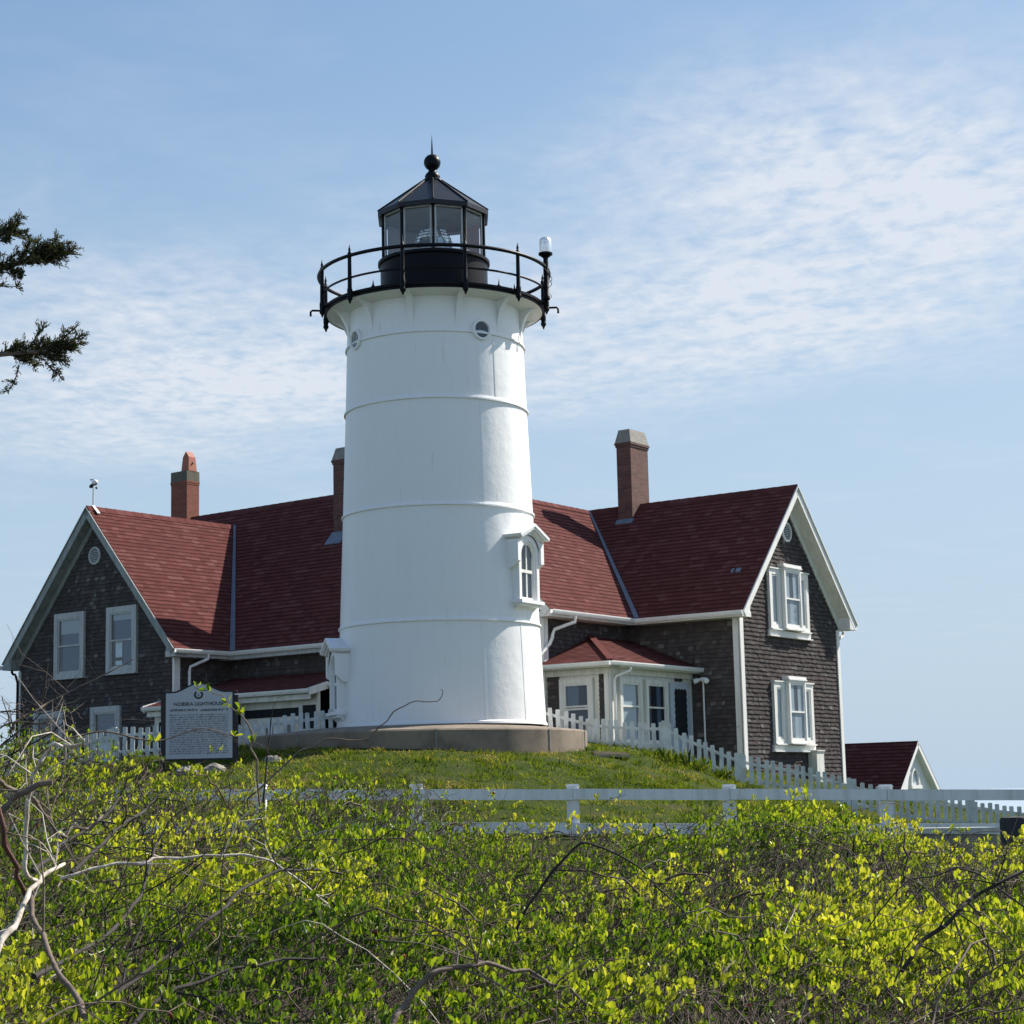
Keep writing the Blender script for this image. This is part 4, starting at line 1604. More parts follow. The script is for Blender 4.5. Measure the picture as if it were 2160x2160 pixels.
# lean-to along the foot of the left house, stepping back three times
kz = .27
zz = lambda b: 3.20 - kz * (MW - b)
secs = [(0.02, 2.1, -1.0), (2.1, 4.75, -.1), (4.75, 6.2, .5)]
specs = []
dv = B + Z * kz
for a0, a1, be_ in secs:
    O_ = q(a0, be_, zz(be_))
    L_ = (MW - be_) * math.sqrt(1 + kz * kz)
    Nn = A.cross(dv.normalized())
    Nn = Nn if Nn.z > 0 else -Nn
    specs.append(((O_, A, dv.normalized(), Nn, L_), [(0, 0), (a1 - a0, 0), (a1 - a0, L_), (0, L_)]))
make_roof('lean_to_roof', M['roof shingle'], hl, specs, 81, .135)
mb = MB()
for a0, a1, be_ in secs:
    gutter(mb, q(a0 - .02, be_, zz(be_) - .005), q(a1 + .02, be_, zz(be_) - .005), -B, .10, .09)
mb.build('lean_to_gutter', M['gutter white'], hl)
mb = MB()
for aa, b0, b1 in ((.0, -1.0, .0), (2.12, -1.0, -.1), (4.77, -.15, .5)):
    mb = MB()
    mb.bar(q(aa, b0, zz(b0) - .06), q(aa, b1, zz(b1) - .06), .04, .17)
    mb.build('lean_to_rake', M['trim white'], hl)
mb = MB()
for a0, a1, be_ in secs:
    wb = be_ + .30
    mb.box(q(0, wb, 0), A, Z, B, a0 + .05, a1 - .04, .5, zz(wb) - .08, 0, .1)
    mb.box(q(0, be_ + .05, 0), A, Z, B, a0 + .05, a1 - .04, zz(be_) - .24, zz(be_) - .12, 0, .03)
mb.build('lean_to_wall', M['porch white'], hl)
mb = MB()
mb.box(q(0, -.7, 0), A, Z, -B, .25, 1.0, 1.0, 2.05, .003, .02)
mb.build('dark_opening', M['interior dark'], hl)
mb = MB()
mb.box(q(0, .2, 0), A, Z, -B, 2.3, 4.1, 2.06, 2.26, .003, .02)
mb.build('dark_opening', M['interior dark'], hl)
mb = MB()
mb.box(q(0, .2, 0), A, Z, -B, 4.25, 4.66, 1.75, 2.3, .003, .02)
mb.build('dark_opening', M['interior dark'], hl)
for u0, u1, z0, z1, bb in ((2.95, 3.45, 1.2, 1.98, .2), (3.55, 4.05, 1.2, 1.98, .2), (4.85, 5.25, 1.3, 2.45, .8), (5.35, 5.9, 1.3, 2.45, .8)):
    window(hl, q(0, bb, 0), A, -B, u0, u1, z0, z1, .07, .5, 'porch white', None, False)

# ---------------- weather instrument on the left ridge
wp = q(-WL / 2, -.10, HRL + .03)
ws = thing('weather_station', 'small weather instrument on a thin mast on the left gable ridge', 'weather station', wp)
mb = MB()
mb.tube([wp - Z * .02, wp + Z * .56], [.018, .015], 8)
mb.build('mast', M['old trim'], ws, 60)
mb = MB()
for sgn in (-1, 1):
    e = wp + A * sgn * .24 - Z * .235
    mb.bar(wp + Z * .02, e + Z * .02, .09, .015, A * sgn + Z)
mb.build('ridge_saddle', M['trim white'], ws)
mb = MB()
e = wp + Z * .56
mb.bar(e - A * .10, e + A * .12 + Z * .02, .05, .05)
mb.bar(e - A * .12 - Z * .03, e - A * .05 - Z * .03, .07, .07)
mb.bar(e + A * .12 - Z * .06, e + A * .14 - Z * .11, .03, .06)
mb.build('cross_arm', M['black iron'], ws)
mb = MB()
cc = e + A * .07 + Z * .07
mb.lathe([(.08 * math.sin(math.pi * i / 8), -.07 * math.cos(math.pi * i / 8)) for i in range(9)], 12, tuple(cc))
mb.build('sensor_dome', M['lamp white'], ws, 60)
mb = MB()
mb.tube([e - A * .06, e - A * .06 + Z * .15], .008, 6)
mb.bar(e - A * .13 + Z * .155, e + A * .03 + Z * .155, .03, .025)
mb.build('wind_vane', M['old trim'], ws)

# ---------------- white outbuilding downhill on the right
G0 = at(1936.7, 1563, 58)
HG = House(54, (G0.x, G0.y))
A, B = HG.A, HG.B
q = HG.q
apex = G0.z
hw_, drop, rl = 2.0, 2.02, 8.0
k_ = drop / hw_
zf = -2.2
gb = thing('outbuilding', 'small white gabled outbuilding with dark red roof beyond the right end of the picket fence', 'outbuilding', q(-.2, 0, zf))
mb = MB()
mb.prism([q(-.2, -hw_ + .15, zf), q(-.2, hw_ - .15, zf), q(-.2, hw_ - .15, apex - k_ * (hw_ - .15) - .05), q(-.2, 0, apex - .06), q(-.2, -hw_ + .15, apex - k_ * (hw_ - .15) - .05)], -A * rl)
mb.build('wall', M['garage wall'], gb)
sp_ = []
for sgn in (-1, 1):
    dv = -B * sgn * hw_ + Z * drop
    O_ = q(0, sgn * hw_ * 1.12, apex - drop * 1.12)
    L_ = dv.length * 1.12
    Nn = A.cross(dv.normalized())
    Nn = Nn if Nn.z > 0 else -Nn
    sp_.append(((O_, A, dv.normalized(), Nn, L_), [(-rl - .3, 0), (0, 0), (0, L_), (-rl - .3, L_)]))
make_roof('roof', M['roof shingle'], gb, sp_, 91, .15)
mb = MB()
for sgn in (-1, 1):
    e0, e1 = q(0, 0, apex), q(0, sgn * hw_ * 1.12, apex - drop * 1.12)
    t = (e1 - e0).normalized()
    nrm = (Z - t * Z.dot(t)).normalized()
    mb.box(e0, t, nrm, A, .0, (e1 - e0).length, -.14, -.02, -.06, .0)
    mb.box(e0, t, nrm, A, .1, (e1 - e0).length, -.13, -.11, -.2, -.061)
mb.build('rake_board', M['garage wall'], gb)
mb = MB()
n = 16
wz, wr = apex - 1.32, .36
arch = [(wr * .78 * math.cos(math.pi * i / n), wz + wr * 1.35 * math.sin(math.pi * i / n)) for i in range(n + 1)]
mb.face([q(-.19, u, z) for u, z in arch])
wn = mb.build('window', M['curtain'], gb)
mb = MB()
for i in range(n):
    (ua, za), (ub, zb) = arch[i], arch[i + 1]
    mb.bar(q(-.17, ua, za), q(-.17, ub, zb), .06, .06, A)
mb.box(q(0, 0, 0), B, Z, A, -.36, .36, wz - .10, wz + .0, -.2, -.10)
mb.build('window_frame', M['garage wall'], wn)
mb = MB()
mb.face([q(-.185, u * .8, wz + .1 + (z - wz) * .8) for u, z in arch])
mb.build('pane', M['window glass'], wn)

# ------------------------------------------------------------------ fences
def picket_fence(label, stations, pitch, group, h=.56):
    """stations: (x, y, z of picket tops) along the line; one picket copied for every place"""
    P0 = stations[0]
    th = thing('picket_fence', label, 'fence', (P0[0], P0[1], P0[2] - h), group)
    off = Vector(th.location)
    src = None
    d = 0.0
    k = 0
    for (x0, y0, z0), (x1, y1, z1) in zip(stations, stations[1:]):
        a, b = Vector((x0, y0, 0)), Vector((x1, y1, 0))
        L = (b - a).length
        t = (b - a) / L
        nrm = Vector((t.y, -t.x, 0))
        while d < L:
            f = d / L
            p = a + t * d
            zt = z0 + (z1 - z0) * f + random.gauss(0, .012)
            if src is None:
                mb = MB()
                w_ = .043
                mb.box(off, Vector((1, 0, 0)), Z, Vector((0, -1, 0)), -w_, w_, 0, h - .012, 0, .02)
                mb.box(off, Vector((1, 0, 0)), Z, Vector((0, -1, 0)), -w_ + .008, w_ - .008, h - .0119, h, .001, .019)
                src = mb.build('picket', M['picket white'], th)
                o = src
            else:
                o = src.copy()
                COL.objects.link(o)
                o.parent = th
            o.location = Vector((p.x, p.y, zt - h)) - off
            o.rotation_euler = (random.gauss(0, .018), random.gauss(0, .022), math.atan2(t.y, t.x) + random.gauss(0, .05))
            d += pitch
            k += 1
        d -= L
    for dz in (-.14, -.46):
        mb = MB()
        for (x0, y0, z0), (x1, y1, z1) in zip(stations, stations[1:]):
            t = Vector((x1 - x0, y1 - y0, 0)).normalized()
            nn = Vector((-t.y, t.x, 0)) * .02
            mb.bar(Vector((x0, y0, z0 + dz)) + nn, Vector((x1, y1, z1 + dz)) + nn, .035, .06)
        mb.build('rail', M['picket white'], th)
    return th


FY = 38.9
st = []
for px, py in ((1146, 1489), (1250, 1516), (1345, 1523), (1402, 1523), (1450, 1548), (1560, 1592), (1700, 1618), (1800, 1646), (1900, 1670), (2050, 1690), (2160, 1703), (2240, 1712)):
    p = at(px, py, FY)
    st.append((p.x, p.y, p.z))
pf = picket_fence('white picket fence running downhill to the right from behind the lighthouse base', st, .149, 'white picket fences')
for i in (3, 5, 7, 9):
    x, y, z = st[i]
    mb = MB()
    mb.box(V(x, y, 0), V(1, 0, 0), Z, V(0, 1, 0), -.055, .055, z - .75, z + .03, -.02, .09)
    mb.build('post', M['picket white'], pf)
st = []
for px, py in ((-60, 1600), (75, 1578), (160, 1556), (240, 1537), (345, 1531), (430, 1533), (500, 1532), (600, 1509), (712, 1496)):
    p = at(px, py, 37.6)
    st.append((p.x, p.y, p.z))
pf = picket_fence('white picket fence before the dark house, left of the lighthouse, behind the sign', st, .150, 'white picket fences')
for i in (1, 3, 6):
    x, y, z = st[i]
    mb = MB()
    mb.box(V(x, y, 0), V(1, 0, 0), Z, V(0, 1, 0), -.05, .05, z - .8, z + .03, -.02, .08)
    mb.build('post', M['picket white'], pf)

# grey two-rail guard fence across the slope
GFY = 26.0
rz = lambda x: .095 - .0236 * (x - 1.6)
rf_ = thing('rail_fence', 'pale grey two rail wooden fence crossing the slope in front of the lighthouse', 'fence', (.735, GFY, -.5))
posts = [.735 + 2.115 * k for k in range(-6, 6)]
for x in posts:
    mb = MB()
    zb, zt = gz(x, GFY) - .1, rz(x) + .035
    mb.box(V(x, GFY, 0), V(1, 0, 0), Z, V(0, 1, 0), -.082, .082, zb, zt, .0, .15)
    po = mb.build('post', M['rail grey'], rf_)
    mb = MB()
    mb.hexa([V(x - .095, GFY - .012, zt + .001), V(x + .095, GFY - .012, zt + .001), V(x + .095, GFY + .16, zt + .001), V(x - .095, GFY + .16, zt + .001),
             V(x - .075, GFY + .01, zt + .035), V(x + .075, GFY + .01, zt + .035), V(x + .075, GFY + .14, zt + .035), V(x - .075, GFY + .14, zt + .035)])
    mb.build('post_cap', M['post cap'], po)
for k in range(0, len(posts) - 1):
    x0, x1 = posts[k], posts[k + 1]
    for dz in (-.07, -.52):
        mb = MB()
        j = random.uniform(-.008, .008)
        mb.bar(V(x0 + .003, GFY - .02, rz(x0) + dz + j), V(x1 - .003, GFY - .02, rz(x1) + dz + random.uniform(-.008, .008)), .036, .145)
        mb.build('rail', M['rail grey'], rf_)

# ------------------------------------------------------------------ historic sign
sa, sb_ = at(350, 1462, 34), at(490, 1462, 34)
SX0, SX1 = sa.x, sb_.x
SZ0, SZ1 = .84, 2.0
SW = SX1 - SX0
SY = 34.0
scx = (SX0 + SX1) / 2
sg = thing('information_sign', 'grey arched historical sign with dark edges beside the left picket fence', 'sign', (scx, SY, .4))


def sign_outline(gr=0.0):
    w = SW / 2 + gr
    pts = [(-w, SZ0 - gr), (w, SZ0 - gr), (w, SZ1 + gr)]
    n = 24
    for i in range(n + 1):
        t = 1 - 2 * i / n
        x = t * w
        u = abs(t)
        h = .155 * (.5 + .5 * math.cos(min(1, u / .80) * math.pi)) if u < .80 else 0
        pts.append((x, SZ1 + gr + h))
    pts.append((-w, SZ1 + gr))
    out = []
    for p in pts:
        if not out or (abs(out[-1][0] - p[0]) + abs(out[-1][1] - p[1])) > 1e-5:
            out.append(p)
    return out


mb = MB()
mb.prism([V(scx + x, SY + .012, z) for x, z in sign_outline(.028)], V(0, .07, 0))
for xx in (SX0 - .06, SX1 + .06):
    mb.box(V(xx, SY, 0), V(1, 0, 0), Z, V(0, 1, 0), -.032, .032, .3, SZ1 - .05, .015, .09)
mb.build('frame', M['sign black'], sg)
mb = MB()
mb.prism([V(scx + x, SY, z) for x, z in sign_outline(0)], V(0, .011, 0))
bo = mb.build('board', M['sign face'], sg)
mb = MB()
mb.box(V(scx, SY, 0), V(1, 0, 0), Z, V(0, 1, 0), -.06, .06, .2, SZ0 - .03, .01, .10)
mb.build('post', M['sign black'], sg)
for txt, sz, x, z, al in (('NOBSKA LIGHTHOUSE', .088, scx, 1.775, 'CENTER'), ('LATITUDE 41 30 57 N', .052, SX0 + .07, 1.68, 'LEFT'), ('LONGITUDE 70 39 18', .052, SX1 - .07, 1.675, 'RIGHT')):
    cu_ = bpy.data.curves.new('lettering', 'FONT')
    cu_.body = txt
    cu_.size = sz
    cu_.align_x = al
    cu_.extrude = .001
    cu_.offset = .0015
    cu_.materials.append(M['sign black'])
    tmp = bpy.data.objects.new('lettering', cu_)
    COL.objects.link(tmp)
    me_ = bpy.data.meshes.new_from_object(tmp.evaluated_get(bpy.context.evaluated_depsgraph_get()))
    bpy.data.objects.remove(tmp)
    o = bpy.data.objects.new('lettering', me_)
    COL.objects.link(o)
    o.parent = bo
    o.location = (x - scx, -.003, z - .4)
    o.rotation_euler = (R(90), 0, 0)
# body text: rows of small cut marks, too fine to read at this distance
mb = MB()
rr = random.Random(5)
zrow = 1.60
while zrow > SZ0 + .06:
    x = SX0 + .07
    while x < SX1 - .08:
        wl = rr.choice((2, 3, 4, 5, 6, 7, 8))
        for c_ in range(wl):
            if x > SX1 - .08:
                break
            hgt = rr.choice((.022, .024, .030))
            kind = rr.random()
            mb.box(V(x, SY, zrow), V(1, 0, 0), Z, V(0, 1, 0), 0, .004, 0, hgt, -.002, .0)
            if kind > .3:
                zz0 = rr.choice((0.0, .008, .016))
                mb.box(V(x, SY, zrow), V(1, 0, 0), Z, V(0, 1, 0), .0041, .011, zz0, zz0 + .005, -.002, .0)
            if kind > .6:
                mb.box(V(x, SY, zrow), V(1, 0, 0), Z, V(0, 1, 0), .0111, .015, 0, .020, -.002, .0)
            x += .0185
        x += .016
    zrow -= .040
mb.build('lettering', M['sign black'], bo)
# emblem: a dark open wreath round a pale disc with a small figure
mb = MB()
ec = V(scx - .01, SY - .003, 1.965)
n = 30
for i in range(n):
    a0, a1 = R(125 + 290 * i / n), R(125 + 290 * (i + 1) / n)
    wv = .024 + .006 * math.sin(i * 1.9)
    p = lambda a, r: ec + V(math.cos(a) * r * 1.1, 0, math.sin(a) * r)
    mb.face([p(a0, .068 - wv), p(a1, .068 - wv), p(a1, .075), p(a0, .075)])
mb.box(ec, V(1, 0, 0), Z, V(0, 1, 0), -.006, .010, -.025, .012, -.001, .001)
mb.build('emblem', M['sign black'], bo)


def boulder(x, y, s, label, seed, sink=.3):
    r_ = random.Random(seed)
    z = gz(x, y)
    mb = MB()
    n, m_ = 12, 7
    rad = {}
    for j in range(m_ + 1):
        th = math.pi * j / m_
        for i in range(n):
            rad[i, j] = 1 + r_.uniform(-.16, .16)
    P = lambda i, j: V(x + s * 1.3 * rad[i % n, j] * math.sin(math.pi * j / m_) * math.cos(2 * math.pi * i / n), y + s * rad[i % n, j] * math.sin(math.pi * j / m_) * math.sin(2 * math.pi * i / n),
                       z + s * (.75 * math.cos(math.pi * j / m_) * (rad[0, j] if j in (0, m_) else rad[i % n, j]) + .75 - sink * 1.5))
    for j in range(m_):
        for i in range(n):
            if j == 0:
                mb.face([P(0, 0), P(i, 1), P(i + 1, 1)])
            elif j == m_ - 1:
                mb.face([P(i, j), P(0, m_), P(i + 1, j)])
            else:
                mb.face([P(i, j), P(i, j + 1), P(i + 1, j + 1), P(i + 1, j)])
    o = mb.build('boulder', M['stone'], None)
    tag(o, label, 'stone', 'stones at the foot of the sign')


p = at(392, 1625, 33.2)
boulder(p.x, p.y, .17, 'rounded pale stone below the left half of the sign', 1)
p = at(452, 1630, 33.2)
boulder(p.x, p.y, .15, 'pale stone right under the post of the sign', 2)
p = at(575, 1583, 33.8)
boulder(p.x, p.y, .12, 'small grey stone at the left foot of the round concrete platform', 3)
# timber step and bare earth at the right end of the platform
p = at(1290, 1586, 36.6)
mb = MB()
for i in range(3):
    mb.bar(V(p.x - .34, p.y + i * .18, p.z - .05 + i * .03), V(p.x + .34, p.y + .05 + i * .18, p.z - .09 + i * .025), .15, .05)
tag(mb.build('timber_step', paint('bleached timber', (.46, .37, .27), .9, .2, (.25, .19, .13), 8)), 'flat weathered timber step in the bare earth at the right end of the concrete platform', 'step')
# low stone wall with pale coping and a dark bollard at the right edge
w0, w1 = at(1958, 1745, 20), at(2066, 1745, 20.2)
lw = thing('low_wall', 'low grey stone wall with a pale coping at the far right above the bushes', 'wall', (w0.x, w0.y, w0.z - .6))
mb = MB()
mb.bar(V(w0.x - .1, w0.y, w0.z - .37), V(w1.x + .1, w1.y, w1.z - .37), .3, .6)
mb.build('masonry', M['stone'], lw)
mb = MB()
mb.bar(V(w0.x - .14, w0.y, w0.z - .035), V(w1.x + .12, w1.y, w1.z - .03), .36, .06)
mb.build('coping', M['old trim'], lw)
p = at(2142, 1724, 18)
mb = MB()
bz = gz(p.x, p.y)
mb.lathe([(.15, bz - .1), (.148, p.z - .03), (.135, p.z), (.0, p.z + .01)], 20, (p.x, p.y, 0))
tag(mb.build('timber_bollard', M['dark timber'], None, 40), 'dark weathered timber bollard at the far right edge behind the bushes', 'bollard')

# ------------------------------------------------------------------ vegetation
def raw_mesh(name, verts, quads, tris, mats, mat_q, mat_t, rnd_q, rnd_t, smooth=False):
    """fast mesh from numpy arrays of quads and triangles"""
    me = bpy.data.meshes.new(name)
    nq, nt_ = len(quads), len(tris)
    me.vertices.add(len(verts))
    me.vertices.foreach_set('co', np.asarray(verts, np.float32).ravel())
    loops = np.concatenate([quads.ravel(), tris.ravel()]).astype(np.int32)
    me.loops.add(len(loops))
    me.loops.foreach_set('vertex_index', loops)
    me.polygons.add(nq + nt_)
    st_ = np.concatenate([np.arange(nq) * 4, nq * 4 + np.arange(nt_) * 3]).astype(np.int32)
    me.polygons.foreach_set('loop_start', st_)
    me.update(calc_edges=True)
    for m_ in mats:
        me.materials.append(m_)
    me.polygons.foreach_set('material_index', np.concatenate([mat_q, mat_t]).astype(np.int32))
    a_ = me.attributes.new('rnd', 'FLOAT', 'FACE')
    a_.data.foreach_set('value', np.concatenate([rnd_q, rnd_t]).astype(np.float32))
    me.validate()
    o = bpy.data.objects.new(name, me)
    COL.objects.link(o)
    return o


def norm(v):
    return v / np.maximum(np.linalg.norm(v, axis=-1, keepdims=True), 1e-9)


def leaves_geo(P, D, L, Wd, fold=.28, roll=None, up=None):
    """folded leaf blades: base P, direction D, length L, width Wd -> verts (n*5) and quads (n*2)"""
    n = len(P)
    r_ = RNG.normal(size=(n, 3)) if up is None else up + RNG.normal(size=(n, 3)) * .45
    S = norm(np.cross(D, r_))
    N = norm(np.cross(S, D))
    tip = P + D * L[:, None] - N * (L * RNG.uniform(-.05, .25, n))[:, None]
    out = lambda t, w, sg: P + D * (L * t)[:, None] + S * (Wd * w * sg)[:, None] + N * (Wd * fold * (w * 2))[:, None]
    v = np.stack([P, out(.36, .40, 1), out(.74, .44, 1), tip, out(.74, .44, -1), out(.36, .40, -1)], 1).reshape(-1, 3)
    b = np.arange(n)[:, None] * 6
    q1 = b + np.array([[0, 3, 2, 1]])
    q2 = b + np.array([[0, 5, 4, 3]])
    return v, np.stack([q1, q2], 1).reshape(-1, 4)


def tubes_geo(C, Rr, seg=4):
    """C: (n,k,3) centre lines, Rr: (n,k) radii"""
    n, k, _ = C.shape
    T = norm(np.gradient(C, axis=1))
    ref = np.where(np.abs(T[:, :1, 2:3]) < .85, np.array([0, 0, 1.]), np.array([1., 0, 0]))
    S = norm(np.cross(T, np.broadcast_to(ref, T.shape)))
    W = np.cross(T, S)
    an = np.arange(seg) * 2 * np.pi / seg
    ring = C[:, :, None, :] + (S[:, :, None, :] * np.cos(an)[None, None, :, None] + W[:, :, None, :] * np.sin(an)[None, None, :, None]) * Rr[:, :, None, None]
    v = ring.reshape(-1, 3)
    i = np.arange(n)[:, None, None] * k * seg + np.arange(k - 1)[None, :, None] * seg + np.arange(seg)[None, None, :]
    j = np.arange(n)[:, None, None] * k * seg + np.arange(k - 1)[None, :, None] * seg + (np.arange(seg)[None, None, :] + 1) % seg
    q_ = np.stack([i, j, j + seg, i + seg], -1).reshape(-1, 4)
    return v, q_


# smooth value noise on the plan, used for clumps
_tab = RNG.random((64, 64))


def vnoise(x, y, s):
    x, y = x * s + 31.7, y * s + 17.3
    i, j = np.floor(x).astype(int), np.floor(y).astype(int)
    fx, fy = x - i, y - j
    fx, fy = fx * fx * (3 - 2 * fx), fy * fy * (3 - 2 * fy)
    t = lambda a, b: _tab[a % 64, b % 64]
    return (t(i, j) * (1 - fx) + t(i + 1, j) * fx) * (1 - fy) + (t(i, j + 1) * (1 - fx) + t(i + 1, j + 1) * fx) * fy


# ---- thicket of brambles along the near side of the road
FARY = 9.0
SIL = [(-500, 1565), (0, 1538), (150, 1552), (300, 1582), (420, 1602), (540, 1628), (650, 1640), (760, 1634), (860, 1622), (950, 1672), (1050, 1724), (1210, 1730), (1350, 1730), (1480, 1716), (1560, 1678), (1650, 1686), (1750, 1716), (1850, 1748), (1980, 1768), (2080, 1776), (2160, 1770), (2600, 1778)]
_sx, _sz = [], []
for px, py in SIL:
    p = at(px, py, FARY)
    _sx.append(p.x)
    _sz.append(p.z)


def hedge_top(x, y):
    zf_ = np.interp(x, _sx, _sz)
    zn = -.56 + .0 * x
    t = (y - 3.6) / (FARY - 3.6)
    z = zn + (zf_ - zn) * np.clip(t, -.4, 1)
    z = z + (vnoise(x, y, 1.3) - .5) * .16 * (1 - np.clip(t, 0, 1) * .55) + (vnoise(x, y, 3.1) - .5) * .09
    z = z - np.clip((y - FARY) / 2.2, 0, 1) ** 1.5 * 1.0
    return z


def build_thicket():
    VV, QQ, MQ, RQ = [], [], [], []
    nv = 0

    def add(v, q_, m_, r_):
        nonlocal nv
        VV.append(v)
        QQ.append(q_ + nv)
        MQ.append(np.full(len(q_), m_) if np.isscalar(m_) else m_)
        RQ.append(r_)
        nv += len(v)

    def region(n, y0=2.5, y1=11.0):
        y = y0 + (y1 - y0) * RNG.random(n) ** .92
        hw_ = 1.0 + y * .30
        x = RNG.uniform(-1, 1, n) * hw_
        return x, y

    # --- twigs
    n, k = 23500, 7
    x, y = region(n)
    L = RNG.uniform(.10, .40, n)
    az = RNG.uniform(0, 2 * np.pi, n)
    az = np.where(RNG.random(n) < .6, RNG.normal(.45, .8, n), az)      # most stems lean downwind to the right
    el = np.radians(RNG.uniform(28, 90, n))
    D = np.stack([np.cos(az) * np.cos(el), np.sin(az) * np.cos(el), np.sin(el)], 1)
    droop = RNG.uniform(.0, .55, n) * L
    t = np.linspace(0, 1, k)
    base = np.stack([x, y, np.zeros(n)], 1)
    C = base[:, None, :] + D[:, None, :] * (L[:, None] * t)[:, :, None]
    C[:, :, 2] -= droop[:, None] * (t ** 2)[None]
    wob = RNG.normal(0, .035, (n, k, 3))
    wob[:, 0] = 0
    C += np.cumsum(wob, 1) * L[:, None, None] * 1.5
    tip = C[:, -1]
    lift = np.abs(RNG.normal(0, .06, n)) * (RNG.random(n) < .28) - np.abs(RNG.normal(0, .10, n))
    zt = hedge_top(tip[:, 0], tip[:, 1]) + lift
    top = C[:, :, 2].max(1)
    C[:, :, 2] += (zt - top)[:, None]
    r0 = RNG.uniform(.0009, .0021, n)
    r0 = np.where(RNG.random(n) < .03, RNG.uniform(.003, .006, n), r0)
    Rr = r0[:, None] * np.linspace(1, .45, k)[None]
    v, q_ = tubes_geo(C, Rr, 4)
    kind = RNG.choice([1, 1, 2, 3, 4], n, p=[.42, .25, .20, .12, .01])
    add(v, q_, np.repeat(kind, (k - 1) * 4), np.full(len(q_), .5))

    # --- long arching canes lying over the mass
    n2, k2 = 150, 16
    x2, y2 = region(n2, 2.8, 7.6)
    az2 = RNG.normal(.35, .55, n2) + np.where(RNG.random(n2) < .25, np.pi * .8, 0)
    L2 = RNG.uniform(.4, 1.1, n2)
    t2 = np.linspace(0, 1, k2)
    px = x2[:, None] + np.cos(az2)[:, None] * L2[:, None] * (t2 - .5)[None]
    py = y2[:, None] + np.sin(az2)[:, None] * L2[:, None] * (t2 - .5)[None] * .9
    hgt = RNG.uniform(-.06, .10, n2)
    ph = RNG.uniform(0, 6.28, n2)
    pz = hedge_top(px, py) + hgt[:, None] + RNG.uniform(.05, .24, n2)[:, None] * np.sin(t2 * np.pi)[None] - .16 + .025 * np.sin(t2[None] * 9 + ph[:, None])
    C2 = np.stack([px, py, pz], 2) + np.cumsum(RNG.normal(0, .014, (n2, k2, 3)), 1)
    R2 = RNG.uniform(.0014, .0036, n2)[:, None] * np.linspace(1, .4, k2)[None]
    v, q_ = tubes_geo(C2, R2, 5)
    add(v, q_, np.repeat(RNG.choice([1, 2, 3, 4], n2, p=[.35, .33, .29, .03]), (k2 - 1) * 5), np.full(len(q_), .5))

    # --- leaves: tufts at the tips, pairs lower down
    P_, D_, L_, R_ = [], [], [], []
    for f, cnt, spread in ((6, 7, .55), (5, 6, .65), (4, 3, .9), (2, 2, 1.1)):
        pts = C[:, f]
        tan = norm(C[:, f] - C[:, f - 1])
        lush = vnoise(pts[:, 0], pts[:, 1], 1.1) * .50 + vnoise(pts[:, 0] + 9, pts[:, 1] + 4, 3.2) * .5
        pr = np.clip((lush - .355) * 2.8, .06, .88)
        on = RNG.random(n) < pr
        for c_ in range(cnt):
            keep = on & (RNG.random(n) < .85)
            p = pts[keep]
            m_ = len(p)
            d = norm(tan[keep] * .45 + np.array([.10, 0, .95]) + RNG.normal(0, spread * .55, (m_, 3)))
            P_.append(p + RNG.normal(0, .007, (m_, 3)))
            D_.append(d)
            L_.append(RNG.uniform(.010, .0215, m_) * (1.2 if f == 6 else .95) * (.75 + .6 * vnoise(p[:, 0] + 20, p[:, 1] - 7, 1.9)))
            bright = vnoise(p[:, 0] - 5, p[:, 1] + 2, 1.7)
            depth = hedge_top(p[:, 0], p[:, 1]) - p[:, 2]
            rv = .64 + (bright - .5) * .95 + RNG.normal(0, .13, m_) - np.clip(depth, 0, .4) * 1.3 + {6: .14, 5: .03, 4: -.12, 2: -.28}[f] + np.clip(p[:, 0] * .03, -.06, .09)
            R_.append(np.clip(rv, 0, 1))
    P_ = np.concatenate(P_)
    D_ = np.concatenate(D_)
    L_ = np.concatenate(L_)
    R_ = np.concatenate(R_)
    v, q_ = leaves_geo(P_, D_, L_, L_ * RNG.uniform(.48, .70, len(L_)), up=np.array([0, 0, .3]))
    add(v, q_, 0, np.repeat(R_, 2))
    # --- low dark leaves filling the inside
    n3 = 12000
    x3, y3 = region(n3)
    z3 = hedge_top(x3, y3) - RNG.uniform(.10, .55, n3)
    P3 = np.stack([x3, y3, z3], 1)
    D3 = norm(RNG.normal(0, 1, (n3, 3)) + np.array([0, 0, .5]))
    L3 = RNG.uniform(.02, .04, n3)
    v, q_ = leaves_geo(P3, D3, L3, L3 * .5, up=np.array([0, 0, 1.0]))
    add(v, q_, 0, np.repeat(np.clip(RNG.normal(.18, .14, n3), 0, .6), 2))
    # --- a few rose hips
    nh = 120
    sel = RNG.integers(0, n, nh)
    hp = C[sel, 5] + RNG.normal(0, .01, (nh, 3))
    Ch = hp[:, None, :] + np.linspace(-.007, .007, 4)[None, :, None] * norm(RNG.normal(0, 1, (nh, 1, 3)) + np.array([0, 0, -1.5]))
    Rh = np.broadcast_to(np.array([.002, .0058, .0058, .002]), (nh, 4))
    v, q_ = tubes_geo(Ch, Rh, 6)
    add(v, q_, 5, np.full(len(q_), .5))
    V_ = np.concatenate(VV)
    Q_ = np.concatenate(QQ)
    o = raw_mesh('thicket', V_, Q_, np.zeros((0, 3), int), [M['thicket leaf'], M['twig'], M['bark dark'], M['bark grey'], M['bark pale'], M['hip red']],
                 np.concatenate(MQ), np.zeros(0), np.concatenate(RQ), np.zeros(0))
    tag(o, 'dense thicket of bare canes and fresh yellow green leaves filling the foreground', 'thicket', None, 'stuff')


build_thicket()

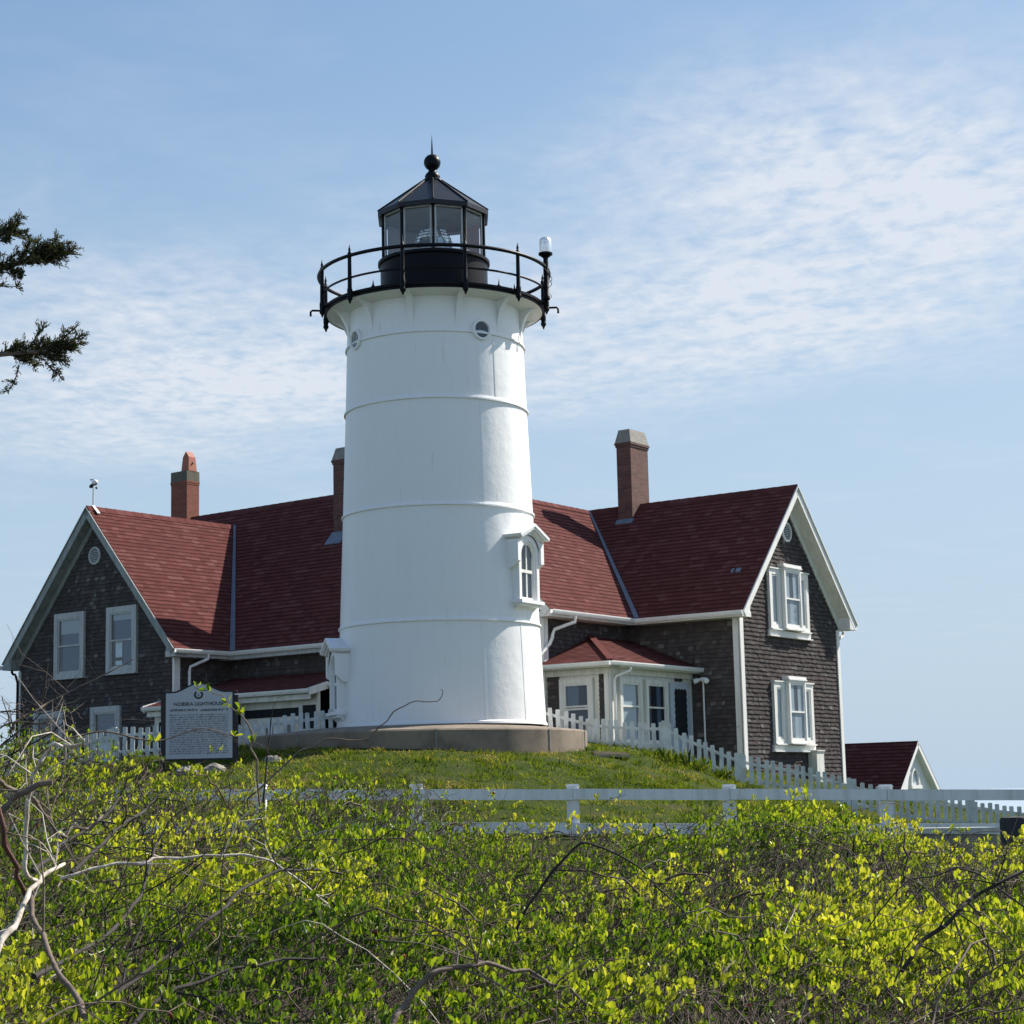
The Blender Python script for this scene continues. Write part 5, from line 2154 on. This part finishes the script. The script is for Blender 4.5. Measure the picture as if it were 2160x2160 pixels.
# ---- single bare branches that stand out of the thicket
def surf_depth(px, py, lo=3.0, hi=9.0):
    y = lo
    while y < hi:
        p = at(px, py, y)
        if p.z < float(hedge_top(np.array([p.x]), np.array([y]))[0]) + .03:
            return y
        y += .1
    return hi


def smooth_path(pts, n=8):
    out = []
    m_ = len(pts)
    for i in range(m_ - 1):
        p0, p1, p2, p3 = pts[max(i - 1, 0)], pts[i], pts[i + 1], pts[min(i + 2, m_ - 1)]
        for k in range(n):
            t = k / n
            out.append(.5 * ((2 * p1) + (p2 - p0) * t + (2 * p0 - 5 * p1 + 4 * p2 - p3) * t * t + (-p0 + 3 * p1 - 3 * p2 + p3) * t ** 3))
    out.append(pts[-1])
    return out


def branch(label, px_pts, Y0, Y1, r0, r1, mat, leaves=0, twigs=0, seed=0, root=None, name='bare_branch', grp='branches standing out of the thicket'):
    rr = random.Random(seed)
    n = len(px_pts)
    pts = []
    if root is not None:
        pts.append(Vector(root))
    for i, (x, y) in enumerate(px_pts):
        f = i / (n - 1)
        pts.append(at(x, y, Y0 + (Y1 - Y0) * f))
    path = smooth_path(pts, 7)
    m_ = len(path)
    kn = [Vector((rr.gauss(0, .0042), rr.gauss(0, .008), rr.gauss(0, .0042))) for _ in range(m_ // 4 + 2)]
    path = [p + kn[i // 4].lerp(kn[i // 4 + 1], (i % 4) / 4) for i, p in enumerate(path)]
    rad = [(r0 + (r1 - r0) * i / (m_ - 1)) * (1 + rr.uniform(-.05, .10)) for i in range(m_)]
    mb = MB()
    mb.tube(path, rad, 8)
    for k in range(twigs):
        i = rr.randrange(int(m_ * .25), m_)
        p = path[i]
        d = Vector((rr.gauss(0, 1), rr.gauss(0, .6), rr.gauss(.25, .8))).normalized()
        L = rr.uniform(.05, .2)
        q1 = p + d * L * .5 + Vector((0, 0, .01))
        q2 = p + d * L + Vector((rr.gauss(0, .02), 0, rr.gauss(0, .02)))
        q3 = q2 + (d + Vector((rr.gauss(0, .6), rr.gauss(0, .4), rr.gauss(0, .6)))).normalized() * L * .6
        mb.tube([p, q1, q2, q3], [rad[i] * .5, rad[i] * .40, rad[i] * .28, rad[i] * .16], 5)
        f3 = q1 + (d + Vector((rr.gauss(0, .8), rr.gauss(0, .5), rr.gauss(0, .8)))).normalized() * L * .5
        mb.tube([q1, f3], [rad[i] * .3, rad[i] * .15], 4)
    o = mb.build(name, M[mat], None, 60)
    tag(o, label, 'branch', grp)
    if leaves:
        ii = np.array([rr.randrange(int(m_ * .15), m_) for _ in range(leaves)])
        P_ = np.array([tuple(path[i]) for i in ii])
        P_ = np.repeat(P_, 4, 0) + RNG.normal(0, .006, (leaves * 4, 3))
        D_ = norm(RNG.normal(0, .55, P_.shape) + np.array([.1, 0, .8]))
        L_ = RNG.uniform(.018, .034, len(P_))
        v, q_ = leaves_geo(P_, D_, L_, L_ * .5, up=np.array([0, 0, 1.0]))
        lo = raw_mesh('leaf_tufts', v, q_, np.zeros((0, 3), int), [M['thicket leaf']], np.zeros(len(q_)), np.zeros(0), np.repeat(np.clip(RNG.normal(.68, .2, len(P_)), 0, 1), 2), np.zeros(0))
        lo.parent = o
        lo['kind'] = 'stuff'
    return o


S3 = lambda pts: [(x / 5.855, 1380 + y / 5.855) for x, y in pts]
S5 = lambda pts: [(x / 3.864, 1660 + y / 3.864) for x, y in pts]
branch('crooked chalk white dead branch rising at the left edge and bending right', S5([(270, 770), (225, 680), (203, 450), (212, 250), (230, 60)]) + S3([(392, 1560), (430, 1430), (510, 1300), (600, 1170), (680, 1100), (790, 1140), (940, 1110), (1060, 1060)]), 4.9, 4.6, .0062, .0034, 'bark pale', 0, 7, 1)
branch('brown bent cane crossing the white dead branch at the left edge', [(-60, 1622), (0, 1642)] + S5([(60, -10), (200, 40), (290, 110), (400, 250), (480, 360), (540, 405), (600, 335), (740, 312), (830, 250), (880, 180)]), 4.8, 5.2, .0062, .0030, 'bark grey', 0, 8, 2)
branch('thick broken stub with torn orange end at the left edge', [(-70, 1765), (0, 1707), (30, 1680), (66, 1662), (112, 1645)], 4.5, 4.5, .0085, .0065, 'bark grey', 0, 1, 3)
branch('straight reddish cane slanting down right from the left edge', [(-20, 1660)] + S5([(0, 290), (70, 530), (110, 650), (170, 800), (245, 935)]), 4.3, 4.5, .0060, .0052, 'bark red', 0, 1, 4)
branch('long grey brown cane slanting down through the lower left leaves', S5([(280, 830), (320, 1180), (450, 1440), (600, 1680), (690, 1860)]), 4.5, 4.1, .0062, .0068, 'bark grey', 0, 3, 5)
branch('stout pale forked limb climbing from the lower left corner', [(-40, 2075)] + S5([(20, 1250), (110, 1150), (200, 960), (260, 830), (340, 745), (450, 690), (540, 640)]), 4.2, 4.6, .0080, .0042, 'bark pale', 0, 6, 6)
branch('long thin pale arch spanning the left foreground and drooping right', S5([(500, 745), (700, 690), (900, 640), (1200, 600), (1320, 572), (1600, 575), (1900, 553)]) + [(551, 1809), (600, 1836), (646, 1869), (679, 1902), (704, 1930)], 5.2, 5.4, .0046, .0024, 'bark pale', 0, 10, 7)
branch('dark branch curving up from the bottom left through the leaves to the rail', S5([(250, 1570), (480, 1430), (720, 1310), (930, 1150), (1080, 1000), (1180, 740), (1310, 430), (1320, 370)]), 4.4, 5.6, .0068, .0035, 'bark dark', 6, 10, 8)
branch('dark knotty branch running diagonally through the middle of the left foreground', [(150, 2175)] + S5([(700, 1890), (1000, 1650), (1280, 1450), (1690, 1110), (1930, 880)]) + [(560, 1850), (640, 1833), (720, 1842)], 4.3, 5.4, .0072, .0032, 'bark dark', 3, 11, 9)
branch('lowest dark branch running from the bottom edge towards the middle', [(270, 2175), (318, 2117), (400, 2085), (500, 2043), (600, 2028), (680, 2020)], 4.2, 4.7, .0058, .0028, 'bark dark', 2, 10, 10)
branch('upper of two dark stems leaning right below the sign', S5([(280, 700), (420, 560), (560, 430), (880, 210), (1030, 20)]), 5.2, 5.9, .0075, .0040, 'bark dark', 5, 9, 11)
branch('lower of two dark stems leaning right below the sign', S5([(600, 700), (830, 460), (1000, 310), (1150, 200), (1290, 40)]), 5.3, 6.0, .0066, .0038, 'bark dark', 5, 9, 12)
branch('straight bare whip reaching up across the windows of the dark house', [(20, 1545), (50, 1512)] + S3([(480, 680), (620, 590), (900, 430), (1280, 250), (1650, 60)]), 6.0, 6.2, .0048, .0016, 'bark grey', 0, 3, 13)
branch('wavy bare twig reaching across the foot of the white tower', [(520, 1700), (539, 1673), (593, 1621), (640, 1584), (691, 1562), (745, 1562), (784, 1550), (806, 1530), (830, 1501), (861, 1484), (886, 1476), (920, 1479), (932, 1470), (928, 1452)], 6.3, 6.3, .0032, .0012, 'bark grey', 0, 0, 14)
branch('leafy shoot rising just right of the sign', [(548, 1700), (541, 1619), (535, 1569), (528, 1540), (509, 1510), (487, 1488), (465, 1468), (439, 1456), (411, 1451)], 6.3, 6.3, .0036, .0012, 'bark grey', 6, 2, 15)
branch('upright dark bare stem between the sign and the platform', [(556, 1690), (561, 1621), (567, 1569), (578, 1519)], 6.4, 6.4, .0036, .0016, 'bark dark', 0, 2, 16)
branch('grey arch rising from the bottom edge at the middle of the foreground', [(815, 2190), (833, 2150), (866, 2106), (928, 2054), (978, 2034), (1024, 2027), (1094, 2044), (1156, 2077)], 4.1, 4.4, .0078, .0035, 'bark grey', 0, 8, 17)
branch('dark cane slanting up to the right edge of the foreground', [(1900, 2050), (1940, 1992), (2010, 1935), (2072, 1886), (2180, 1822)], 4.8, 5.0, .0058, .0042, 'bark dark', 3, 10, 18)
branch('thin dark arch over the leaves at right of centre', [(1090, 1960), (1130, 1890), (1180, 1820), (1230, 1778), (1300, 1800), (1380, 1860), (1450, 1940)], 5.4, 5.2, .0040, .0022, 'bark dark', 2, 8, 19)
branch('low cane tangle twig across the left picket fence', [(-30, 1640), (60, 1600), (150, 1560), (230, 1545), (330, 1560), (420, 1540), (500, 1555)], 5.9, 6.1, .0034, .0016, 'bark grey', 3, 4, 20)
for i, pp in enumerate(([(-40, 1520), (0, 1505), (40, 1500), (90, 1502), (150, 1490)], [(-30, 1560), (10, 1530), (70, 1520), (140, 1512)], [(0, 1570), (40, 1540), (85, 1500), (40, 1470)], [(-30, 1590), (20, 1560), (60, 1535), (110, 1530), (170, 1545)], [(10, 1640), (30, 1580), (20, 1530), (8, 1470)], [(60, 1620), (45, 1560), (20, 1500)], [(-10, 1600), (50, 1575), (120, 1540), (170, 1500)])):
    branch('thin grey twig of the bare tangle against the sky at the left edge', pp, 6.0, 6.0, .0030, .0012, 'bark grey' if i % 2 else 'bark dark', 0, 6, 30 + i)

# ---- cedar reaching in from the left
def build_cedar():
    Yc = 13.5
    base = at(-330, 1600, Yc)
    bx, by = base.x, Yc
    bz_ = gz(bx, by)
    tr = thing('cedar_tree', 'dark green cedar reaching into the sky from the left edge', 'tree', (bx, by, bz_))
    mb = MB()
    hgt = at(0, 150, Yc).z - bz_
    path = [V(bx + .12 * math.sin(i * .8), by + .1 * math.cos(i * .6), bz_ - .2 + (hgt + .2) * i / 10) for i in range(11)]
    mb.tube(path, [.17 * (1 - i / 11.5) for i in range(11)], 10)
    mb.build('trunk', M['bark grey'], tr, 60)
    rr = random.Random(3)
    P_, D_, L_, R_ = [], [], [], []
    lim = MB()
    fol = []

    def spray(p, d, L, depth):
        """a flat feathery spray: central twig with side twigs, each clothed in scale leaves"""
        n = max(3, int(L / .035))
        pts = []
        cur = Vector(p)
        dd = Vector(d).normalized()
        for i in range(n + 1):
            pts.append(cur.copy())
            cur += dd * (L / n)
            dd = (dd + Vector((rr.gauss(0, .07), rr.gauss(0, .07), rr.gauss(.035, .06)))).normalized()
        lim.tube(pts, [.0045 * (1 - .7 * i / n) * (1 + depth * .5) for i in range(n + 1)], 4)
        for i in range(n + 1):
            fol.append((pts[i], dd, .5 * (1 - .55 * i / n) + .25, depth))
            if depth > 0 and i > 0 and rr.random() < .95:
                for sgn in (-1, 1):
                    if rr.random() < .8:
                        side = dd.cross(Vector((0, 1, 0))) * sgn * rr.uniform(.3, 1) + Vector((0, rr.gauss(0, .6), 0)) + dd * rr.uniform(.5, 1.1) + Vector((0, 0, .12))
                        spray(pts[i], side, L * (.46 - .22 * i / n) * rr.uniform(.6, 1.2), depth - 1)

    def limb(pxs, r0):
        pts = smooth_path([at(x, y, Yc + dy) for x, y, dy in pxs], 6)
        lim.tube(pts, [r0 * (1 - .75 * i / len(pts)) for i in range(len(pts))], 6)
        return pts
    tx = -330
    # two visible boughs and their feathery ends, then a looser crown out of view
    b1 = limb([(tx, 640, 0), (-180, 610, -.1), (-60, 580, -.05), (20, 560, 0), (70, 548, .05), (98, 556, .05)], .035)
    b2 = limb([(tx, 800, 0), (-160, 770, .1), (-40, 752, .1), (30, 745, .05), (80, 742, 0), (118, 737, 0)], .032)
    b3 = limb([(tx, 520, 0), (-150, 500, .1), (-40, 505, .1), (20, 485, .1)], .02)
    def feather(path, i0, n, L0, spread, up):
        for k in range(n):
            i = i0 + (len(path) - 1 - i0) * k // max(1, n - 1)
            i = min(i, len(path) - 2)
            d = Vector((rr.uniform(.6, 1.1), rr.gauss(0, .35), rr.uniform(-.55, .85) + up))
            spray(path[i], d, L0 * rr.uniform(.55, 1.25), 1)
    feather(b1, 13, 25, .20, .5, .10)
    feather(b2, 15, 22, .19, .5, .06)
    feather(b3, 12, 8, .20, .3, .25)
    spray(b1[-1], Vector((1, 0, .45)), .22, 1)
    spray(b2[-1], Vector((1, 0, .55)), .24, 1)
    spray(at(40, 770, Yc), Vector((-.2, 0, -1)), .20, 1)
    spray(at(95, 765, Yc), Vector((.7, 0, -.6)), .16, 1)
    spray(at(-12, 600, Yc), Vector((1, 0, -.25)), .16, 1)
    for k in range(60):
        z_ = bz_ + hgt * rr.uniform(.25, .98)
        a = rr.uniform(0, 2 * math.pi)
        Lb = (1.02 - (z_ - bz_) / hgt) * 1.3 + .3
        d = Vector((math.cos(a), math.sin(a), .25))
        if d.x > .25 and Lb > .9:
            Lb = .8
        e = V(bx, by, z_) + d * Lb
        if e.x > at(-25, 700, Yc).x:
            continue
        lim.tube([V(bx, by, z_), V(bx, by, z_) + d * Lb * .5 + Z * .05, e], [.02, .012, .005], 5)
        for j in range(3):
            spray(V(bx, by, z_) + d * Lb * rr.uniform(.45, .95), d + Vector((rr.gauss(0, .5), rr.gauss(0, .5), rr.gauss(0, .3))), .26, 1)
    lim.build('limbs', M['bark grey'], tr)
    Pf = np.array([tuple(f[0]) for f in fol])
    Df = np.array([tuple(f[1]) for f in fol])
    sz = np.array([f[2] for f in fol])
    rep_ = 6
    P_ = np.repeat(Pf, rep_, 0) + RNG.normal(0, .006, (len(Pf) * rep_, 3))
    D_ = norm(np.repeat(Df, rep_, 0) + RNG.normal(0, .55, (len(Pf) * rep_, 3)) + np.array([.15, 0, .15]))
    L_ = np.repeat(sz, rep_) * RNG.uniform(.035, .07, len(P_))
    v, q_ = leaves_geo(P_, D_, L_, L_ * RNG.uniform(.14, .22, len(L_)), .15)
    v = v - np.array([bx, by, bz_])
    o = raw_mesh('crown', v, q_, np.zeros((0, 3), int), [M['cedar foliage']], np.zeros(len(q_)), np.zeros(0), np.repeat(np.clip(RNG.normal(.45, .25, len(P_)), 0, 1), 2), np.zeros(0))
    o.parent = tr


build_cedar()

# ---- grass on the slope
def build_grass():
    n = 230000
    x = RNG.uniform(-13, 13, n)
    y = RNG.uniform(22.5, 45, n)
    keep = ((x + 1.93) / 3.3) ** 2 + ((y - 38) / 3.2) ** 2 > 1.0
    dens = np.clip(.55 + (vnoise(x, y, .9) - .4) * 1.4, .15, 1) * np.where(y > 38.5, .5, 1.0)
    bare = (np.abs(x - 1.9) < .75) & (np.abs(y - 36.7) < .5)
    keep &= (RNG.random(n) < dens) & ~bare
    keep &= ~((y > 44) & (x < 5))
    x, y = x[keep], y[keep]
    n = len(x)
    z = np.concatenate([ground_z(x[i:i + 20000], y[i:i + 20000]) for i in range(0, n, 20000)])
    tuft = np.clip((vnoise(x, y * .8, 3.1) - .42) * 3.5, 0, 1)
    tall = np.where((y > 37.6) & (x > 2.2) & (x < 9), 1.9, 1.0) * (.7 + .9 * tuft)
    h = RNG.uniform(.022, .060, n) * tall
    wd = RNG.uniform(.008, .020, n)
    az = RNG.uniform(0, 2 * np.pi, n)
    lean = RNG.uniform(.4, 1.7, n) * h
    s_ = np.stack([np.cos(az), np.sin(az), np.zeros(n)], 1)
    ln = np.stack([.7 * RNG.normal(-.5, .8, n), .7 * RNG.normal(-.3, .8, n), np.zeros(n)], 1)
    dry = vnoise(x + 3, y, .7) * .55 + vnoise(x, y, 2.1) * .45
    edge = np.exp(-(((x + 1.93) / 3.3) ** 2 + ((y - 38) / 3.2) ** 2 - 1) * 2.2) * .30
    left = np.clip((-1.5 - x) * .10, 0, .22)
    rnd = np.clip(.36 + (dry - .44) * 1.3 + RNG.normal(0, .13, n) + edge + left - .06 * (x > 3) - .22 * tuft, 0, 1)
    # coarse tussocks standing out of the turf
    ncl, nb = 5200, 16
    cx, cy = RNG.uniform(-12, 12, ncl), RNG.uniform(23.5, 40, ncl)
    ok = (((cx + 1.93) / 3.4) ** 2 + ((cy - 38) / 3.3) ** 2 > 1.0) & (vnoise(cx, cy, 1.5) > .35)
    cx, cy = cx[ok], cy[ok]
    ncl = len(cx)
    czz = ground_z(cx, cy)
    sz = RNG.uniform(.5, 1.5, ncl)
    rx = RNG.normal(0, .045, (ncl, nb)) * sz[:, None]
    ry = RNG.normal(0, .045, (ncl, nb)) * sz[:, None]
    x = np.r_[x, (cx[:, None] + rx).ravel()]
    y = np.r_[y, (cy[:, None] + ry).ravel()]
    z = np.r_[z, np.repeat(czz, nb)]
    h = np.r_[h, (RNG.uniform(.05, .11, (ncl, nb)) * sz[:, None]).ravel()]
    m2 = ncl * nb
    wd = np.r_[wd, RNG.uniform(.008, .018, m2)]
    az2 = RNG.uniform(0, 2 * np.pi, m2)
    s_ = np.r_[s_, np.stack([np.cos(az2), np.sin(az2), np.zeros(m2)], 1)]
    lean = np.r_[lean, np.full(m2, .06)]
    ln = np.r_[ln, np.stack([rx.ravel(), ry.ravel(), np.zeros(m2)], 1) * 18]
    rnd = np.r_[rnd, np.clip(np.repeat(RNG.normal(.30, .16, ncl), nb) + RNG.normal(0, .08, m2), 0, 1)]
    n = len(x)
    P = np.stack([x, y, z - .01], 1)
    a = P - s_ * wd[:, None]
    b = P + s_ * wd[:, None]
    c = P + ln * lean[:, None] + np.array([0, 0, 1.0]) * h[:, None]
    v = np.stack([a, b, c], 1).reshape(-1, 3)
    t = np.arange(n * 3).reshape(-1, 3)
    o = raw_mesh('grass', v, np.zeros((0, 4), int), t, [M['grass blade']], np.zeros(0), np.zeros(n), np.zeros(0), rnd)
    tag(o, 'short rough grass on the slope with dry straw patches', 'grass', None, 'stuff')


build_grass()

# ---- a few weeds along the right-hand picket fence
wr = random.Random(17)
for i, (px, py) in enumerate(((1405, 1590), (1440, 1600), (1475, 1625), (1525, 1655))):
    p = at(px, py, 38.0)
    zg = gz(p.x, 38.0)
    n = 60
    P_ = np.array([[p.x + wr.gauss(0, .13), 38.0 + wr.gauss(0, .1), zg - .02] for _ in range(n)])
    D_ = norm(np.array([[wr.gauss(0, .45), wr.gauss(0, .45), 1.0] for _ in range(n)]))
    L_ = RNG.uniform(.12, .34, n)
    v, q_ = leaves_geo(P_, D_, L_, L_ * .11, .1)
    o = raw_mesh('weed_clump', v, q_, np.zeros((0, 3), int), [M['grass blade']], np.zeros(len(q_)), np.zeros(0), np.repeat(np.clip(RNG.normal(.25, .2, n), 0, 1), 2), np.zeros(0))
    tag(o, ('tall weed clump against the picket fence, topmost of four on the slope', 'tall weed clump against the picket fence, second from the top of the slope', 'tall weed clump against the picket fence, third down the slope', 'tall weed clump against the picket fence, lowest on the slope')[i], 'weeds', 'weed clumps along the picket fence')
